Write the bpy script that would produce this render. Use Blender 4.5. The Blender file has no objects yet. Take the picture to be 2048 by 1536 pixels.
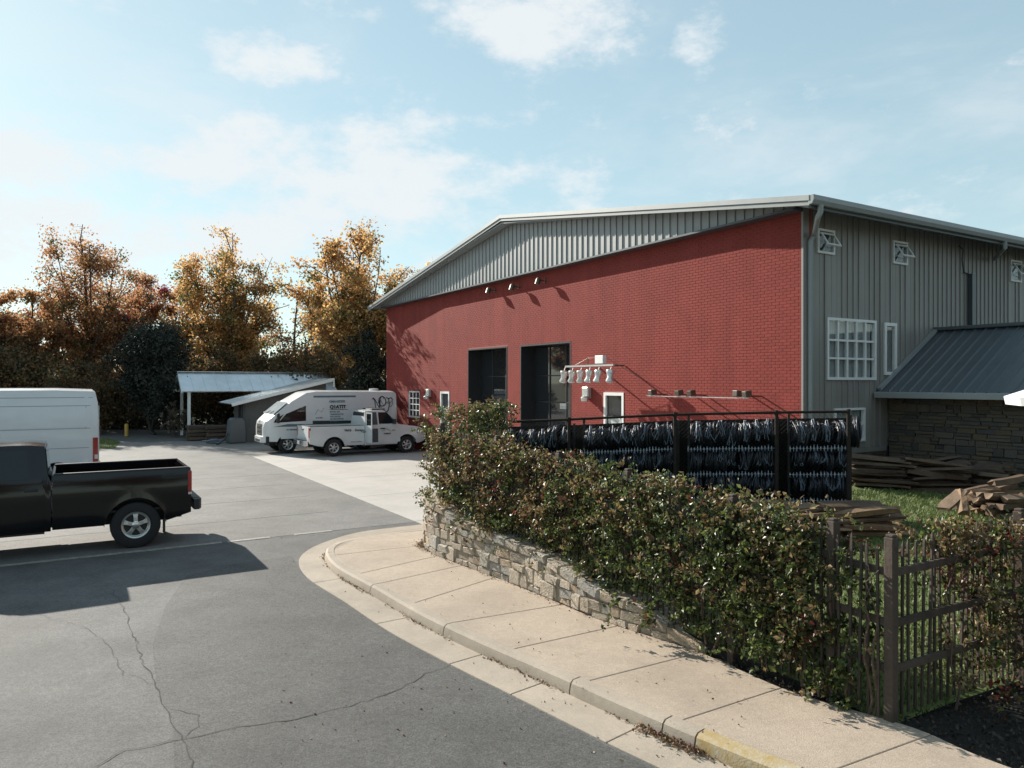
import bpy, bmesh, math, random
import numpy as np
from mathutils import Vector, Matrix

# ------------------------------------------------------------------ camera, sky, sun, exposure
S = bpy.context.scene
COL = S.collection
F, U0, V0, CAMZ = 1468.0, 1024.0, 766.0, 3.0       # focal length and centre in photo pixels, eye height
cam = bpy.data.cameras.new('camera'); cam.sensor_width = 36; cam.lens = 36*F/2048
cam.clip_end = 6000; cam.shift_y = -0.001
camo = bpy.data.objects.new('camera', cam); COL.objects.link(camo)
camo.location = (0, 0, CAMZ); camo.rotation_euler = (math.radians(90), 0, 0)
S.camera = camo

SUN_EL = math.radians(26.0)
SUN_H = Vector((-0.735, 0.678)).normalized()          # horizontal direction towards the sun
SUN_ROT = math.atan2(SUN_H.x, SUN_H.y)
w = bpy.data.worlds.new('World'); S.world = w; w.use_nodes = True
nt = w.node_tree; nt.nodes.clear()
def N(t, nt=nt, **kw):
    n = nt.nodes.new(t)
    for k, v in kw.items(): setattr(n, k, v)
    return n
sky = N('ShaderNodeTexSky'); sky.sky_type = 'NISHITA'; sky.sun_disc = False
sky.sun_elevation = SUN_EL; sky.sun_rotation = SUN_ROT
sky.altitude = 100; sky.air_density = 1.0; sky.dust_density = 0.25; sky.ozone_density = 1.0
tc = N('ShaderNodeTexCoord')
sep = N('ShaderNodeSeparateXYZ'); nt.links.new(tc.outputs['Generated'], sep.inputs[0])
def math_node(op, a, b=None, nt=nt, clamp=False):
    m = nt.nodes.new('ShaderNodeMath'); m.operation = op; m.use_clamp = clamp
    for i, x in enumerate((a, b)):
        if x is None: continue
        if isinstance(x, (int, float)): m.inputs[i].default_value = x
        else: nt.links.new(x, m.inputs[i])
    return m.outputs[0]
den = math_node('ADD', math_node('MAXIMUM', sep.outputs['Z'], 0.0), 0.16)
px_ = math_node('DIVIDE', sep.outputs['X'], den); py_ = math_node('DIVIDE', sep.outputs['Y'], den)
cmb = N('ShaderNodeCombineXYZ'); nt.links.new(px_, cmb.inputs[0]); nt.links.new(py_, cmb.inputs[1])
def cloud(scale, off, lo, hi, detail=8, rough=0.58):
    mp = N('ShaderNodeMapping'); mp.inputs['Location'].default_value = off
    nt.links.new(cmb.outputs[0], mp.inputs[0])
    nz = N('ShaderNodeTexNoise'); nz.inputs['Scale'].default_value = scale
    nz.inputs['Detail'].default_value = detail; nz.inputs['Roughness'].default_value = rough
    nz.inputs['Distortion'].default_value = 0.25
    nt.links.new(mp.outputs[0], nz.inputs['Vector'])
    mr = N('ShaderNodeMapRange'); mr.interpolation_type = 'SMOOTHSTEP'
    mr.inputs[1].default_value = lo; mr.inputs[2].default_value = hi
    nt.links.new(nz.outputs[0], mr.inputs[0])
    return mr.outputs[0]
# cumulus banks: (azimuth-elevation centre as a direction, radius across, radius up)
def bank(u, v, ru, rv):
    d = Vector(((u-U0)/F, 1.0, -(v-V0)/F)).normalized()
    ru /= F; rv /= F
    right = Vector((d.y, -d.x, 0)).normalized(); up = right.cross(d).normalized()
    def dot(vec, k):
        n = N('ShaderNodeVectorMath', operation='DOT_PRODUCT'); n.inputs[1].default_value = vec*k
        nt.links.new(tc.outputs['Generated'], n.inputs[0]); return n.outputs['Value']
    a = dot(right, 1/ru); b = dot(up, 1/rv); f_ = dot(d, 1.0)
    b = math_node('SUBTRACT', b, 0.0)
    r2 = math_node('ADD', math_node('MULTIPLY', a, a), math_node('MULTIPLY', b, b))
    g = math_node('SUBTRACT', 1.0, r2, clamp=True)
    return math_node('MULTIPLY', g, math_node('GREATER_THAN', f_, 0.0))
banks = [(690,350,470,170,1.22),(20,350,250,140,1.35),(1090,45,260,120),(1400,70,60,100),(540,120,180,60),(450,470,480,100,1.0),(120,520,300,80,1.1)]
tot = None
for b_ in banks:
    o_ = math_node('MULTIPLY', bank(*b_[:4]), b_[4] if len(b_) > 4 else 1.0); tot = o_ if tot is None else math_node('MAXIMUM', tot, o_)
mpz = N('ShaderNodeMapping'); mpz.inputs['Location'].default_value = (3.1, 0.4, 1.2); mpz.inputs['Scale'].default_value = (1, 1, 1.9)
nt.links.new(tc.outputs['Generated'], mpz.inputs[0])
nzb = N('ShaderNodeTexNoise'); nzb.inputs['Scale'].default_value = 8.5; nzb.inputs['Detail'].default_value = 12; nzb.inputs['Roughness'].default_value = 0.66
nt.links.new(mpz.outputs[0], nzb.inputs['Vector'])
lum = math_node('ADD', math_node('MULTIPLY', tot, 0.50), math_node('MULTIPLY', nzb.outputs[0], 2.1))
mrb = N('ShaderNodeMapRange'); mrb.interpolation_type = 'SMOOTHSTEP'; mrb.inputs[1].default_value = 1.12; mrb.inputs[2].default_value = 1.72
nt.links.new(lum, mrb.inputs[0])
c1 = cloud(1.6, (2.3, 7.1, 0), 0.44, 0.78, 9, .62)
msk = math_node('MAXIMUM', mrb.outputs[0], math_node('MULTIPLY', c1, 0.5), clamp=True)
msk = math_node('MULTIPLY', msk, 0.92)
tint = N('ShaderNodeMixRGB', blend_type='MULTIPLY'); tint.inputs[0].default_value = 1.0
tint.inputs[2].default_value = (1.29, 1.53, 1.50, 1)
gm = N('ShaderNodeGamma'); gm.inputs[1].default_value = 0.42; nt.links.new(sky.outputs[0], gm.inputs[0]); nt.links.new(gm.outputs[0], tint.inputs[1])
mixc = N('ShaderNodeMixRGB'); nt.links.new(msk, mixc.inputs[0]); nt.links.new(tint.outputs[0], mixc.inputs[1])
mixc.inputs[2].default_value = (3.2, 3.36, 3.44, 1)
bg = N('ShaderNodeBackground'); bg.inputs['Strength'].default_value = 0.148
nt.links.new(mixc.outputs[0], bg.inputs[0])
wo = N('ShaderNodeOutputWorld'); nt.links.new(bg.outputs[0], wo.inputs[0])

sd = bpy.data.lights.new('sun', 'SUN'); sd.energy = 5.0; sd.angle = math.radians(0.55); sd.color = (1.0, 0.93, 0.82)
so = bpy.data.objects.new('sun', sd); COL.objects.link(so); so.location = (-30, 30, 40)
to_sun = Vector((SUN_H.x*math.cos(SUN_EL), SUN_H.y*math.cos(SUN_EL), math.sin(SUN_EL)))
so.rotation_euler = to_sun.to_track_quat('Z', 'Y').to_euler()
vs = S.view_settings; vs.view_transform = 'Standard'; vs.look = 'None'; vs.gamma = 1.0; vs.exposure = 0.88
vs.use_curve_mapping = False
S.render.engine = 'CYCLES'; S.cycles.use_denoising = True; S.cycles.max_bounces = 6
S.cycles.transparent_max_bounces = 8

# ------------------------------------------------------------------ helpers
R = random.Random(7); RN = np.random.default_rng(7)
def ground(u, v, z=0.0):
    Y = (CAMZ-z)*F/(v-V0); return Vector(((u-U0)/F*Y, Y, z))
def at(u, v, Y):
    return Vector(((u-U0)/F*Y, Y, CAMZ-(v-V0)/F*Y))

def tag(o, label=None, cat=None, group=None, kind=None):
    if label: o['label'] = label
    if cat: o['category'] = cat
    if group: o['group'] = group
    if kind: o['kind'] = kind
    return o
def empty(name, loc=(0,0,0), rz=0.0, parent=None):
    o = bpy.data.objects.new(name, None); COL.objects.link(o); o.location = loc; o.rotation_euler = (0,0,rz)
    o.empty_display_size = 0.1
    if parent: o.parent = parent
    return o
def link(name, me, mat=None, parent=None, smooth=None, bevel=0, seg=2):
    o = bpy.data.objects.new(name, me); COL.objects.link(o)
    if mat is not None and not me.materials: me.materials.append(mat)
    if parent: o.parent = parent
    if smooth is not None:
        me.polygons.foreach_set('use_smooth', [True]*len(me.polygons))
        me.set_sharp_from_angle(angle=math.radians(smooth))
    if bevel:
        m = o.modifiers.new('bevel', 'BEVEL'); m.width = bevel; m.segments = seg; m.limit_method = 'ANGLE'; m.angle_limit = math.radians(40)
        m.harden_normals = False
    return o
class MB:
    def __init__(s): s.v = []; s.f = []
    def add(s, vs, fs):
        n = len(s.v); s.v += [tuple(x) for x in vs]; s.f += [tuple(i+n for i in f) for f in fs]; return s
    def box(s, lo, hi):
        x0,y0,z0 = lo; x1,y1,z1 = hi
        return s.add([(x0,y0,z0),(x1,y0,z0),(x1,y1,z0),(x0,y1,z0),(x0,y0,z1),(x1,y0,z1),(x1,y1,z1),(x0,y1,z1)],
                     [(0,3,2,1),(4,5,6,7),(0,1,5,4),(1,2,6,5),(2,3,7,6),(3,0,4,7)])
    def beam(s, a, b, wx, wz, up=(0,0,1)):
        a = Vector(a); b = Vector(b); d = (b-a).normalized(); up = Vector(up)
        if abs(d.dot(up)) > .98: up = Vector((1,0,0))
        x = d.cross(up).normalized(); z = x.cross(d).normalized(); vs = []
        for p in (a, b):
            for i, j in ((-1,-1),(1,-1),(1,1),(-1,1)): vs.append(p + x*(i*wx/2) + z*(j*wz/2))
        return s.add(vs, [(0,1,2,3),(7,6,5,4),(0,4,5,1),(1,5,6,2),(2,6,7,3),(3,7,4,0)])
    def tube(s, pts, r, n=8, cap=True):
        pts = [Vector(p) for p in pts]; rs = r if isinstance(r, (list, tuple)) else [r]*len(pts)
        vs = []; k = len(pts); prev = None
        for i, p in enumerate(pts):
            d = (pts[min(i+1,k-1)] - pts[max(i-1,0)])
            if d.length < 1e-9: d = Vector((0,0,1))
            d.normalize()
            if prev is None:
                a = Vector((0,0,1)) if abs(d.z) < .9 else Vector((1,0,0))
                x = d.cross(a).normalized()
            else:
                x = (prev - d*prev.dot(d))
                x = x.normalized() if x.length > 1e-6 else d.orthogonal().normalized()
            prev = x; y = d.cross(x)
            for j in range(n):
                t = 2*math.pi*j/n; vs.append(p + (x*math.cos(t) + y*math.sin(t))*rs[i])
        fs = []
        for i in range(k-1):
            for j in range(n):
                fs.append((i*n+j, i*n+(j+1)%n, (i+1)*n+(j+1)%n, (i+1)*n+j))
        if cap: fs += [tuple(reversed(range(n))), tuple(range((k-1)*n, k*n))]
        return s.add(vs, fs)
    def lathe(s, prof, n=24, axis='z', o=(0,0,0), cap=True):
        vs = []; k = len(prof)
        for r, h in prof:
            for j in range(n):
                t = 2*math.pi*j/n; c, q = r*math.cos(t), r*math.sin(t)
                p = {'z': (c,q,h), 'y': (c,h,q), 'x': (h,c,q)}[axis]
                vs.append((p[0]+o[0], p[1]+o[1], p[2]+o[2]))
        fs = []
        for i in range(k-1):
            for j in range(n): fs.append((i*n+j, i*n+(j+1)%n, (i+1)*n+(j+1)%n, (i+1)*n+j))
        if cap: fs += [tuple(reversed(range(n))), tuple(range((k-1)*n, k*n))]
        return s.add(vs, fs)
    def prism(s, poly, d, axis='y', o=(0,0,0)):
        """2-D polygon extruded from d[0] to d[1] along an axis"""
        def P(a, b, h): return {'y': (a,h,b), 'x': (h,a,b), 'z': (a,b,h)}[axis]
        n = len(poly)
        vs = [P(a,b,d[0]) for a,b in poly] + [P(a,b,d[1]) for a,b in poly]
        vs = [(x+o[0],y+o[1],z+o[2]) for x,y,z in vs]
        return s.add(vs, [tuple(range(n)), tuple(reversed(range(n,2*n)))] + [(i,(i+1)%n,n+(i+1)%n,n+i) for i in range(n)])
    def mesh(s, name, fix=True):
        me = bpy.data.meshes.new(name); me.from_pydata(s.v, [], s.f)
        if fix:
            bm = bmesh.new(); bm.from_mesh(me); bmesh.ops.recalc_face_normals(bm, faces=bm.faces[:]); bm.to_mesh(me); bm.free()
        me.update(); return me
    def build(s, name, mat, parent=None, smooth=None, bevel=0, seg=2, fix=True):
        return link(name, s.mesh(name, fix), mat, parent, smooth, bevel, seg)
def box(name, lo, hi, mat, parent=None, bevel=0): return MB().box(lo, hi).build(name, mat, parent, bevel=bevel, fix=False)
def share(src, parent, loc=None, rot=None, scale=None):
    o = src.copy(); COL.objects.link(o); o.parent = parent
    if loc is not None: o.location = loc
    if rot is not None: o.rotation_euler = rot
    if scale is not None: o.scale = scale
    return o
def copy_tree(o, parent=None):
    c = o.copy(); COL.objects.link(c); c.parent = parent
    for ch in list(o.children): copy_tree(ch, c)
    return c
def numpy_mesh(name, V, Fq, col=None):
    me = bpy.data.meshes.new(name); nf = len(Fq); k = Fq.shape[1]
    me.vertices.add(len(V)); me.vertices.foreach_set('co', V.astype(np.float32).ravel())
    me.loops.add(nf*k); me.loops.foreach_set('vertex_index', Fq.astype(np.int32).ravel())
    me.polygons.add(nf); me.polygons.foreach_set('loop_start', np.arange(0, nf*k, k, dtype=np.int32))
    me.polygons.foreach_set('loop_total', np.full(nf, k, dtype=np.int32))
    me.polygons.foreach_set('use_smooth', np.zeros(nf, dtype=bool)); me.update(calc_edges=True)
    if col is not None:
        a = me.attributes.new('tint', 'FLOAT_COLOR', 'POINT')
        a.data.foreach_set('color', np.c_[col, np.ones(len(col))].astype(np.float32).ravel())
    return me
def leaf_mesh(name, P, size, col, rng, up=0.0, aspect=0.62):
    """one folded four-cornered leaf at each point"""
    n = len(P); a = rng.normal(size=(n,3)); a[:,2] -= up; a /= np.linalg.norm(a,axis=1)[:,None]
    b = rng.normal(size=(n,3)); b -= (b*a).sum(1)[:,None]*a; b /= np.linalg.norm(b,axis=1)[:,None]
    c = np.cross(a,b); s = size[:,None]
    V = np.stack([P-a*s*.5, P+b*s*aspect*.5+c*s*.10, P+a*s*.5, P-b*s*aspect*.5+c*s*.10], 1).reshape(-1,3)
    i = np.arange(n)*4
    T = np.concatenate([np.stack([i,i+1,i+2],1), np.stack([i,i+2,i+3],1)])
    return numpy_mesh(name, V, T, np.repeat(col,4,axis=0))

# ------------------------------------------------------------------ materials
def pbr(name, c, rough=.7, var=.12, scale=6., bump=0., bscale=40., metal=0., rand=0., spec=.5, detail=6, c2=None, coat=0., rand_hue=None, streak=0.):
    m = bpy.data.materials.new(name); m.use_nodes = True; t = m.node_tree; p = t.nodes['Principled BSDF']
    p.inputs['Roughness'].default_value = rough; p.inputs['Metallic'].default_value = metal
    p.inputs['Specular IOR Level'].default_value = spec
    if coat: p.inputs['Coat Weight'].default_value = coat; p.inputs['Coat Roughness'].default_value = .04
    co = t.nodes.new('ShaderNodeTexCoord')
    nz = t.nodes.new('ShaderNodeTexNoise'); nz.inputs['Scale'].default_value = scale; nz.inputs['Detail'].default_value = detail
    nz.inputs['Roughness'].default_value = .65
    t.links.new(co.outputs['Object'], nz.inputs['Vector'])
    rp = t.nodes.new('ShaderNodeValToRGB'); rp.color_ramp.elements[0].position = .3; rp.color_ramp.elements[1].position = .72
    d = c2 if c2 else tuple(min(1, x*(1+var)) for x in c)
    rp.color_ramp.elements[0].color = (*[x*(1-var) for x in c], 1); rp.color_ramp.elements[1].color = (*d, 1)
    t.links.new(nz.outputs[0], rp.inputs[0]); out = rp.outputs[0]
    if streak:
        mp = t.nodes.new('ShaderNodeMapping'); mp.inputs['Scale'].default_value = (3,3,.22); t.links.new(co.outputs['Object'], mp.inputs[0])
        n3 = t.nodes.new('ShaderNodeTexNoise'); n3.inputs['Scale'].default_value = 1.2; n3.inputs['Detail'].default_value = 8; t.links.new(mp.outputs[0], n3.inputs['Vector'])
        mr3 = t.nodes.new('ShaderNodeMapRange'); mr3.inputs[1].default_value = .3; mr3.inputs[2].default_value = .7; mr3.inputs[3].default_value = 1-streak; mr3.inputs[4].default_value = 1+streak
        t.links.new(n3.outputs[0], mr3.inputs[0]); sc = t.nodes.new('ShaderNodeVectorMath'); sc.operation = 'SCALE'
        t.links.new(out, sc.inputs[0]); t.links.new(mr3.outputs[0], sc.inputs['Scale']); out = sc.outputs[0]
    if rand or rand_hue:
        oi = t.nodes.new('ShaderNodeObjectInfo')
        if rand_hue:
            r2 = t.nodes.new('ShaderNodeValToRGB'); r2.color_ramp.interpolation = 'CONSTANT'
            els = r2.color_ramp.elements
            while len(els) < len(rand_hue): els.new(1)
            for i, h in enumerate(rand_hue): els[i].position = i/len(rand_hue); els[i].color = (*h, 1)
            t.links.new(oi.outputs['Random'], r2.inputs[0])
            mx = t.nodes.new('ShaderNodeMixRGB'); mx.blend_type = 'MULTIPLY'; mx.inputs[0].default_value = 1
            t.links.new(out, mx.inputs[1]); t.links.new(r2.outputs[0], mx.inputs[2]); out = mx.outputs[0]
        else:
            mr = t.nodes.new('ShaderNodeMapRange'); mr.inputs[3].default_value = 1-rand; mr.inputs[4].default_value = 1+rand
            t.links.new(oi.outputs['Random'], mr.inputs[0])
            mx = t.nodes.new('ShaderNodeVectorMath'); mx.operation = 'SCALE'
            t.links.new(out, mx.inputs[0]); t.links.new(mr.outputs[0], mx.inputs['Scale']); out = mx.outputs[0]
    t.links.new(out, p.inputs['Base Color'])
    if bump:
        n2 = t.nodes.new('ShaderNodeTexNoise'); n2.inputs['Scale'].default_value = bscale; n2.inputs['Detail'].default_value = 5
        t.links.new(co.outputs['Object'], n2.inputs['Vector'])
        b = t.nodes.new('ShaderNodeBump'); b.inputs['Strength'].default_value = bump; b.inputs['Distance'].default_value = .02
        t.links.new(n2.outputs[0], b.inputs['Height']); t.links.new(b.outputs[0], p.inputs['Normal'])
    m['out'] = 1
    return m
def leaf_mat(name, trans=.45, rough=.5, gain=1.0):
    m = bpy.data.materials.new(name); m.use_nodes = True; t = m.node_tree; p = t.nodes['Principled BSDF']
    at_ = t.nodes.new('ShaderNodeAttribute'); at_.attribute_name = 'tint'
    p.inputs['Roughness'].default_value = rough
    t.links.new(at_.outputs['Color'], p.inputs['Base Color'])
    tr = t.nodes.new('ShaderNodeBsdfTranslucent'); t.links.new(at_.outputs['Color'], tr.inputs[0])
    mx = t.nodes.new('ShaderNodeMixShader'); mx.inputs[0].default_value = trans
    t.links.new(p.outputs[0], mx.inputs[1]); t.links.new(tr.outputs[0], mx.inputs[2])
    t.links.new(mx.outputs[0], t.nodes['Material Output'].inputs[0])
    return m
def asphalt(name, c, patch, speck=.5, warm=(1,1,1)):
    m = bpy.data.materials.new(name); m.use_nodes = True; t = m.node_tree; p = t.nodes['Principled BSDF']
    co = t.nodes.new('ShaderNodeTexCoord')
    def noise(s, d=6, r=.6):
        n = t.nodes.new('ShaderNodeTexNoise'); n.inputs['Scale'].default_value = s; n.inputs['Detail'].default_value = d; n.inputs['Roughness'].default_value = r
        t.links.new(co.outputs['Object'], n.inputs['Vector']); return n.outputs[0]
    def ramp(x, a, b, lo=.3, hi=.7):
        r = t.nodes.new('ShaderNodeMapRange'); r.inputs[1].default_value = lo; r.inputs[2].default_value = hi
        r.inputs[3].default_value = a; r.inputs[4].default_value = b; t.links.new(x, r.inputs[0]); return r.outputs[0]
    def mul(a, b):
        n = t.nodes.new('ShaderNodeMath'); n.operation = 'MULTIPLY'; t.links.new(a, n.inputs[0]); t.links.new(b, n.inputs[1]); return n.outputs[0]
    big = mul(ramp(noise(.35, 5), 1-patch, 1+patch), ramp(noise(.11, 3), 1-patch*.9, 1+patch*.9)); mid = ramp(noise(2.2, 6, .7), 1-patch*.6, 1+patch*.6)
    fine = mul(ramp(noise(55, 3, .8), 1-speck*.55, 1+speck*.55, .32, .68), ramp(noise(16, 4, .75), 1-speck*.3, 1+speck*.3, .3, .7))
    vo = t.nodes.new('ShaderNodeTexVoronoi'); vo.inputs['Scale'].default_value = 38; t.links.new(co.outputs['Object'], vo.inputs['Vector'])
    vs_ = ramp(vo.outputs['Distance'], 1+speck*1.3, 1.0, 0.02, .16)
    k = mul(mul(mul(big, mid), mul(fine, vs_)), ramp(noise(.9, 9, .72), 1-patch*1.1, 1.04, .36, .56))
    cc = t.nodes.new('ShaderNodeVectorMath'); cc.operation = 'SCALE'; cc.inputs[0].default_value = c; t.links.new(k, cc.inputs['Scale'])
    t.links.new(cc.outputs[0], p.inputs['Base Color']); p.inputs['Roughness'].default_value = .82; p.inputs['Specular IOR Level'].default_value = .35
    b = t.nodes.new('ShaderNodeBump'); b.inputs['Strength'].default_value = .55; b.inputs['Distance'].default_value = .012
    t.links.new(noise(70, 4, .8), b.inputs['Height']); t.links.new(b.outputs[0], p.inputs['Normal'])
    return m
def glass_clear(name, tint=(.97,.98,.98), refl=.06):
    m = bpy.data.materials.new(name); m.use_nodes = True; t = m.node_tree; t.nodes.remove(t.nodes['Principled BSDF'])
    g = t.nodes.new('ShaderNodeBsdfGlossy'); g.inputs['Roughness'].default_value = .02
    tr = t.nodes.new('ShaderNodeBsdfTransparent'); tr.inputs[0].default_value = (*tint, 1)
    fr = t.nodes.new('ShaderNodeLayerWeight'); pw = t.nodes.new('ShaderNodeMath'); pw.operation = 'POWER'; pw.inputs[1].default_value = 4.5; t.links.new(fr.outputs['Facing'], pw.inputs[0])
    ad = t.nodes.new('ShaderNodeMath'); ad.operation = 'MULTIPLY_ADD'; ad.inputs[1].default_value = .8; ad.inputs[2].default_value = refl; t.links.new(pw.outputs[0], ad.inputs[0])
    mx = t.nodes.new('ShaderNodeMixShader'); t.links.new(ad.outputs[0], mx.inputs[0]); t.links.new(tr.outputs[0], mx.inputs[1]); t.links.new(g.outputs[0], mx.inputs[2])
    t.links.new(mx.outputs[0], t.nodes['Material Output'].inputs[0]); return m

m_road = asphalt('road_asphalt', (.112,.110,.107), .2, .8)
m_road2 = asphalt('road_patch_asphalt', (.088,.086,.083), .17, .85)
m_lot = asphalt('lot_asphalt', (.165,.160,.153), .14, .6)
m_pad = asphalt('pad_concrete', (.40,.375,.35), .06, .1)
m_walk = asphalt('walk_concrete', (.385,.315,.25), .09, .3)
m_kerb = asphalt('kerb_concrete', (.37,.315,.255), .12, .15)
m_yellow = pbr('yellow_paint', (.50,.34,.11), .7, .3, 12, .2, 60, c2=(.42,.37,.28))
m_white_line = pbr('line_paint', (.28,.26,.235), .75, .4, 9)
m_crack = pbr('crack_dark', (.04,.038,.035), .9)
m_brick = pbr('brick_painted', (.24,.047,.039), .8, .10, 5, .25, 90, rand=.08, spec=.15)
m_brickm = pbr('brick_painted_mass', (.24,.047,.039), .8, .14, 1.1, .25, 90, spec=.15, detail=12, streak=.09)
m_mortar = pbr('mortar_painted', (.29,.064,.054), .85, .08, 30)
m_gray = pbr('siding_gray', (.235,.225,.21), .5, .07, 1.2, rand=.06, streak=.08)
m_gable = pbr('gable_gray', (.30,.31,.31), .42, .06, 1.5, rand=.04)
m_roofed = pbr('roof_edge', (.31,.32,.32), .38, .06, 2, metal=.2)
m_dtrim = pbr('dark_trim', (.06,.075,.085), .4, .1, 3)
m_gutter = pbr('gutter_gray', (.26,.28,.28), .4, .06, 3)
m_white = pbr('white_frame', (.72,.73,.72), .5, .05, 8)
m_black = pbr('black_frame', (.018,.02,.023), .45, .15, 8)
m_dglass = pbr('dark_glass', (.02,.023,.026), .03, .1, 1, spec=1.0)
m_glass = glass_clear('window_glass')
m_curtain = pbr('curtain', (.33,.345,.35), .85, .1, 5)
m_inside = pbr('dark_interior', (.03,.032,.035), .9)
m_mstone = pbr('annex_stone', (.105,.092,.076), .85, .3, 7, .5, 14, rand_hue=[(1,1,1),(.8,.85,.95),(1.15,1.0,.8),(.7,.72,.75),(1.1,1.08,1.0)])  # base tone lowered to stand in for the warehouse's deep shade
m_rstone = pbr('retaining_stone', (.36,.308,.248), .88, .34, 6, .8, 11, rand_hue=[(1,.98,.95),(.86,.92,1.0),(1.02,.92,.80),(1.08,1.06,1.02),(.86,.84,.82),(1.0,.95,.88),(.93,.97,1.0)])
m_joint = pbr('stone_joint', (.25,.21,.165), .95, .3, 20)
m_annexroof = pbr('annex_roof', (.085,.10,.11), .42, .08, 2, rand=.06)
m_galv = pbr('galvanised_roof', (.66,.70,.72), .34, .12, 1.3, metal=.8, rand=.05)
m_block = pbr('shed_block', (.10,.10,.098), .85, .15, 4, .2, 30)
m_silver = pbr('lamp_silver', (.62,.63,.62), .3, .2, 9, metal=.6)
m_bronze = pbr('lamp_bronze', (.13,.11,.09), .4, .2, 9, metal=.5)
m_wood = pbr('fence_wood', (.062,.047,.037), .85, .3, 9, .3, 30, rand=.2)
m_postw = pbr('post_wood', (.066,.048,.037), .85, .3, 7, .3, 25)
m_log = pbr('split_wood', (.17,.115,.075), .8, .35, 5, .4, 18, rand_hue=[(1,1,1),(.75,.7,.66),(1.2,1.1,.95),(.6,.55,.52),(.95,.8,.68)])  # tone lowered for the shade over the wood piles
m_logdark = pbr('weathered_shaded_wood', (.085,.06,.043), .85, .35, 5, .4, 18, rand=.3)  # weathered tone, lowered further for the deep building shade
m_bark = pbr('bark', (.075,.058,.045), .9, .3, 6, .5, 12)
m_barkd = pbr('bark_dark', (.045,.038,.032), .9, .3, 6, .4, 12)
m_twig = pbr('vine_stem', (.10,.065,.045), .85, .3, 20)
m_leafv = leaf_mat('vine_leaf', .38, .40)
m_leaft = leaf_mat('tree_leaf', .64, .6)
m_leafe = leaf_mat('evergreen_leaf', .15, .7)
m_leafs = leaf_mat('shrub_leaf', .5, .6)
m_litter = leaf_mat('litter_leaf', .15, .6)
m_coil = pbr('coil_navy', (.010,.014,.024), .45, .3, 30, spec=.6)
m_cord = pbr('cord_pale', (.17,.215,.275), .55, .35, 25)
m_knot = pbr('knot_pale', (.34,.39,.44), .6, .2, 25)
m_wire = pbr('rusty_wire', (.03,.024,.02), .8, .3, 20, spec=.2)
m_wpaint = pbr('white_van_paint', (.66,.67,.67), .28, .04, 2, coat=.5)
m_wpaint2 = pbr('white_truck_paint', (.60,.61,.61), .25, .05, 2, coat=.5)
m_bpaint = pbr('black_truck_paint', (.004,.004,.005), .14, .1, 2, coat=.25, spec=.35)
m_tyre = pbr('tyre_rubber', (.016,.016,.017), .8, .25, 30, .2, 60)
m_rim = pbr('rim_alloy', (.55,.55,.54), .3, .15, 9, metal=.75)
m_chrome = pbr('chrome', (.65,.66,.67), .15, .1, 5, metal=.9)
m_plast = pbr('black_plastic', (.02,.021,.023), .55, .2, 9)
m_red = pbr('tail_red', (.33,.03,.025), .18, .15, 12, coat=.5)
m_amber = pbr('lamp_clear', (.6,.55,.5), .12, .15, 12, coat=.5)
m_carglass = pbr('car_glass', (.015,.018,.02), .04, .1, 1, spec=.4)
m_ink = pbr('sign_ink', (.03,.035,.04), .5, .1, 5)
m_inkt = pbr('sign_ink_teal', (.10,.16,.19), .5, .1, 5)
m_grass = pbr('grass_blade', (.06,.11,.025), .7, .3, 3)
m_lawn = pbr('lawn_soil', (.11,.14,.04), .95, .35, 4, .6, 30)
m_mulch = pbr('mulch', (.012,.010,.008), .95, .4, 25, .8, 30)  # dark mulch, base lowered further to stand in for black shadow
m_dirt = pbr('field_ground', (.09,.085,.045), .95, .3, .4, .3, 8)
# ------------------------------------------------------------------ polylines in plan
def smooth_poly(pts, step=.12):
    pts = [Vector((p[0],p[1])) for p in pts]; out = []
    for i in range(len(pts)-1):
        p0 = pts[max(i-1,0)]; p1 = pts[i]; p2 = pts[i+1]; p3 = pts[min(i+2,len(pts)-1)]
        n = max(2, int((p2-p1).length/step))
        for k in range(n):
            t = k/n
            out.append(.5*((2*p1)+(-p0+p2)*t+(2*p0-5*p1+4*p2-p3)*t*t+(-p0+3*p1-3*p2+p3)*t**3))
    out.append(pts[-1]); return out
class Line:
    def __init__(s, pts):
        s.p = pts; s.s = [0.]
        for a, b in zip(pts, pts[1:]): s.s.append(s.s[-1]+(b-a).length)
        s.L = s.s[-1]
    def at(s, d):
        d = min(max(d, 0), s.L-1e-6)
        lo, hi = 0, len(s.s)-1
        while hi-lo > 1:
            m = (lo+hi)//2
            if s.s[m] <= d: lo = m
            else: hi = m
        a, b = s.p[lo], s.p[lo+1]; t = (d-s.s[lo])/max(1e-9, s.s[lo+1]-s.s[lo])
        tg = (b-a).normalized(); return a.lerp(b, t), tg, Vector((tg.y, -tg.x))
    def near(s, q):
        q = Vector((q[0],q[1])); i = min(range(len(s.p)), key=lambda k: (s.p[k]-q).length); return s.s[i]
    def offset(s, d):
        out = []
        for i in range(len(s.p)):
            tg = (s.p[min(i+1,len(s.p)-1)]-s.p[max(i-1,0)]).normalized(); out.append(s.p[i]+Vector((tg.y,-tg.x))*d)
        return Line(out)
    def seg(s, a, b, step=.15):
        n = max(1, int(math.ceil(abs(b-a)/step))); return [s.at(a+(b-a)*i/n)[0] for i in range(n+1)]
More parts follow.
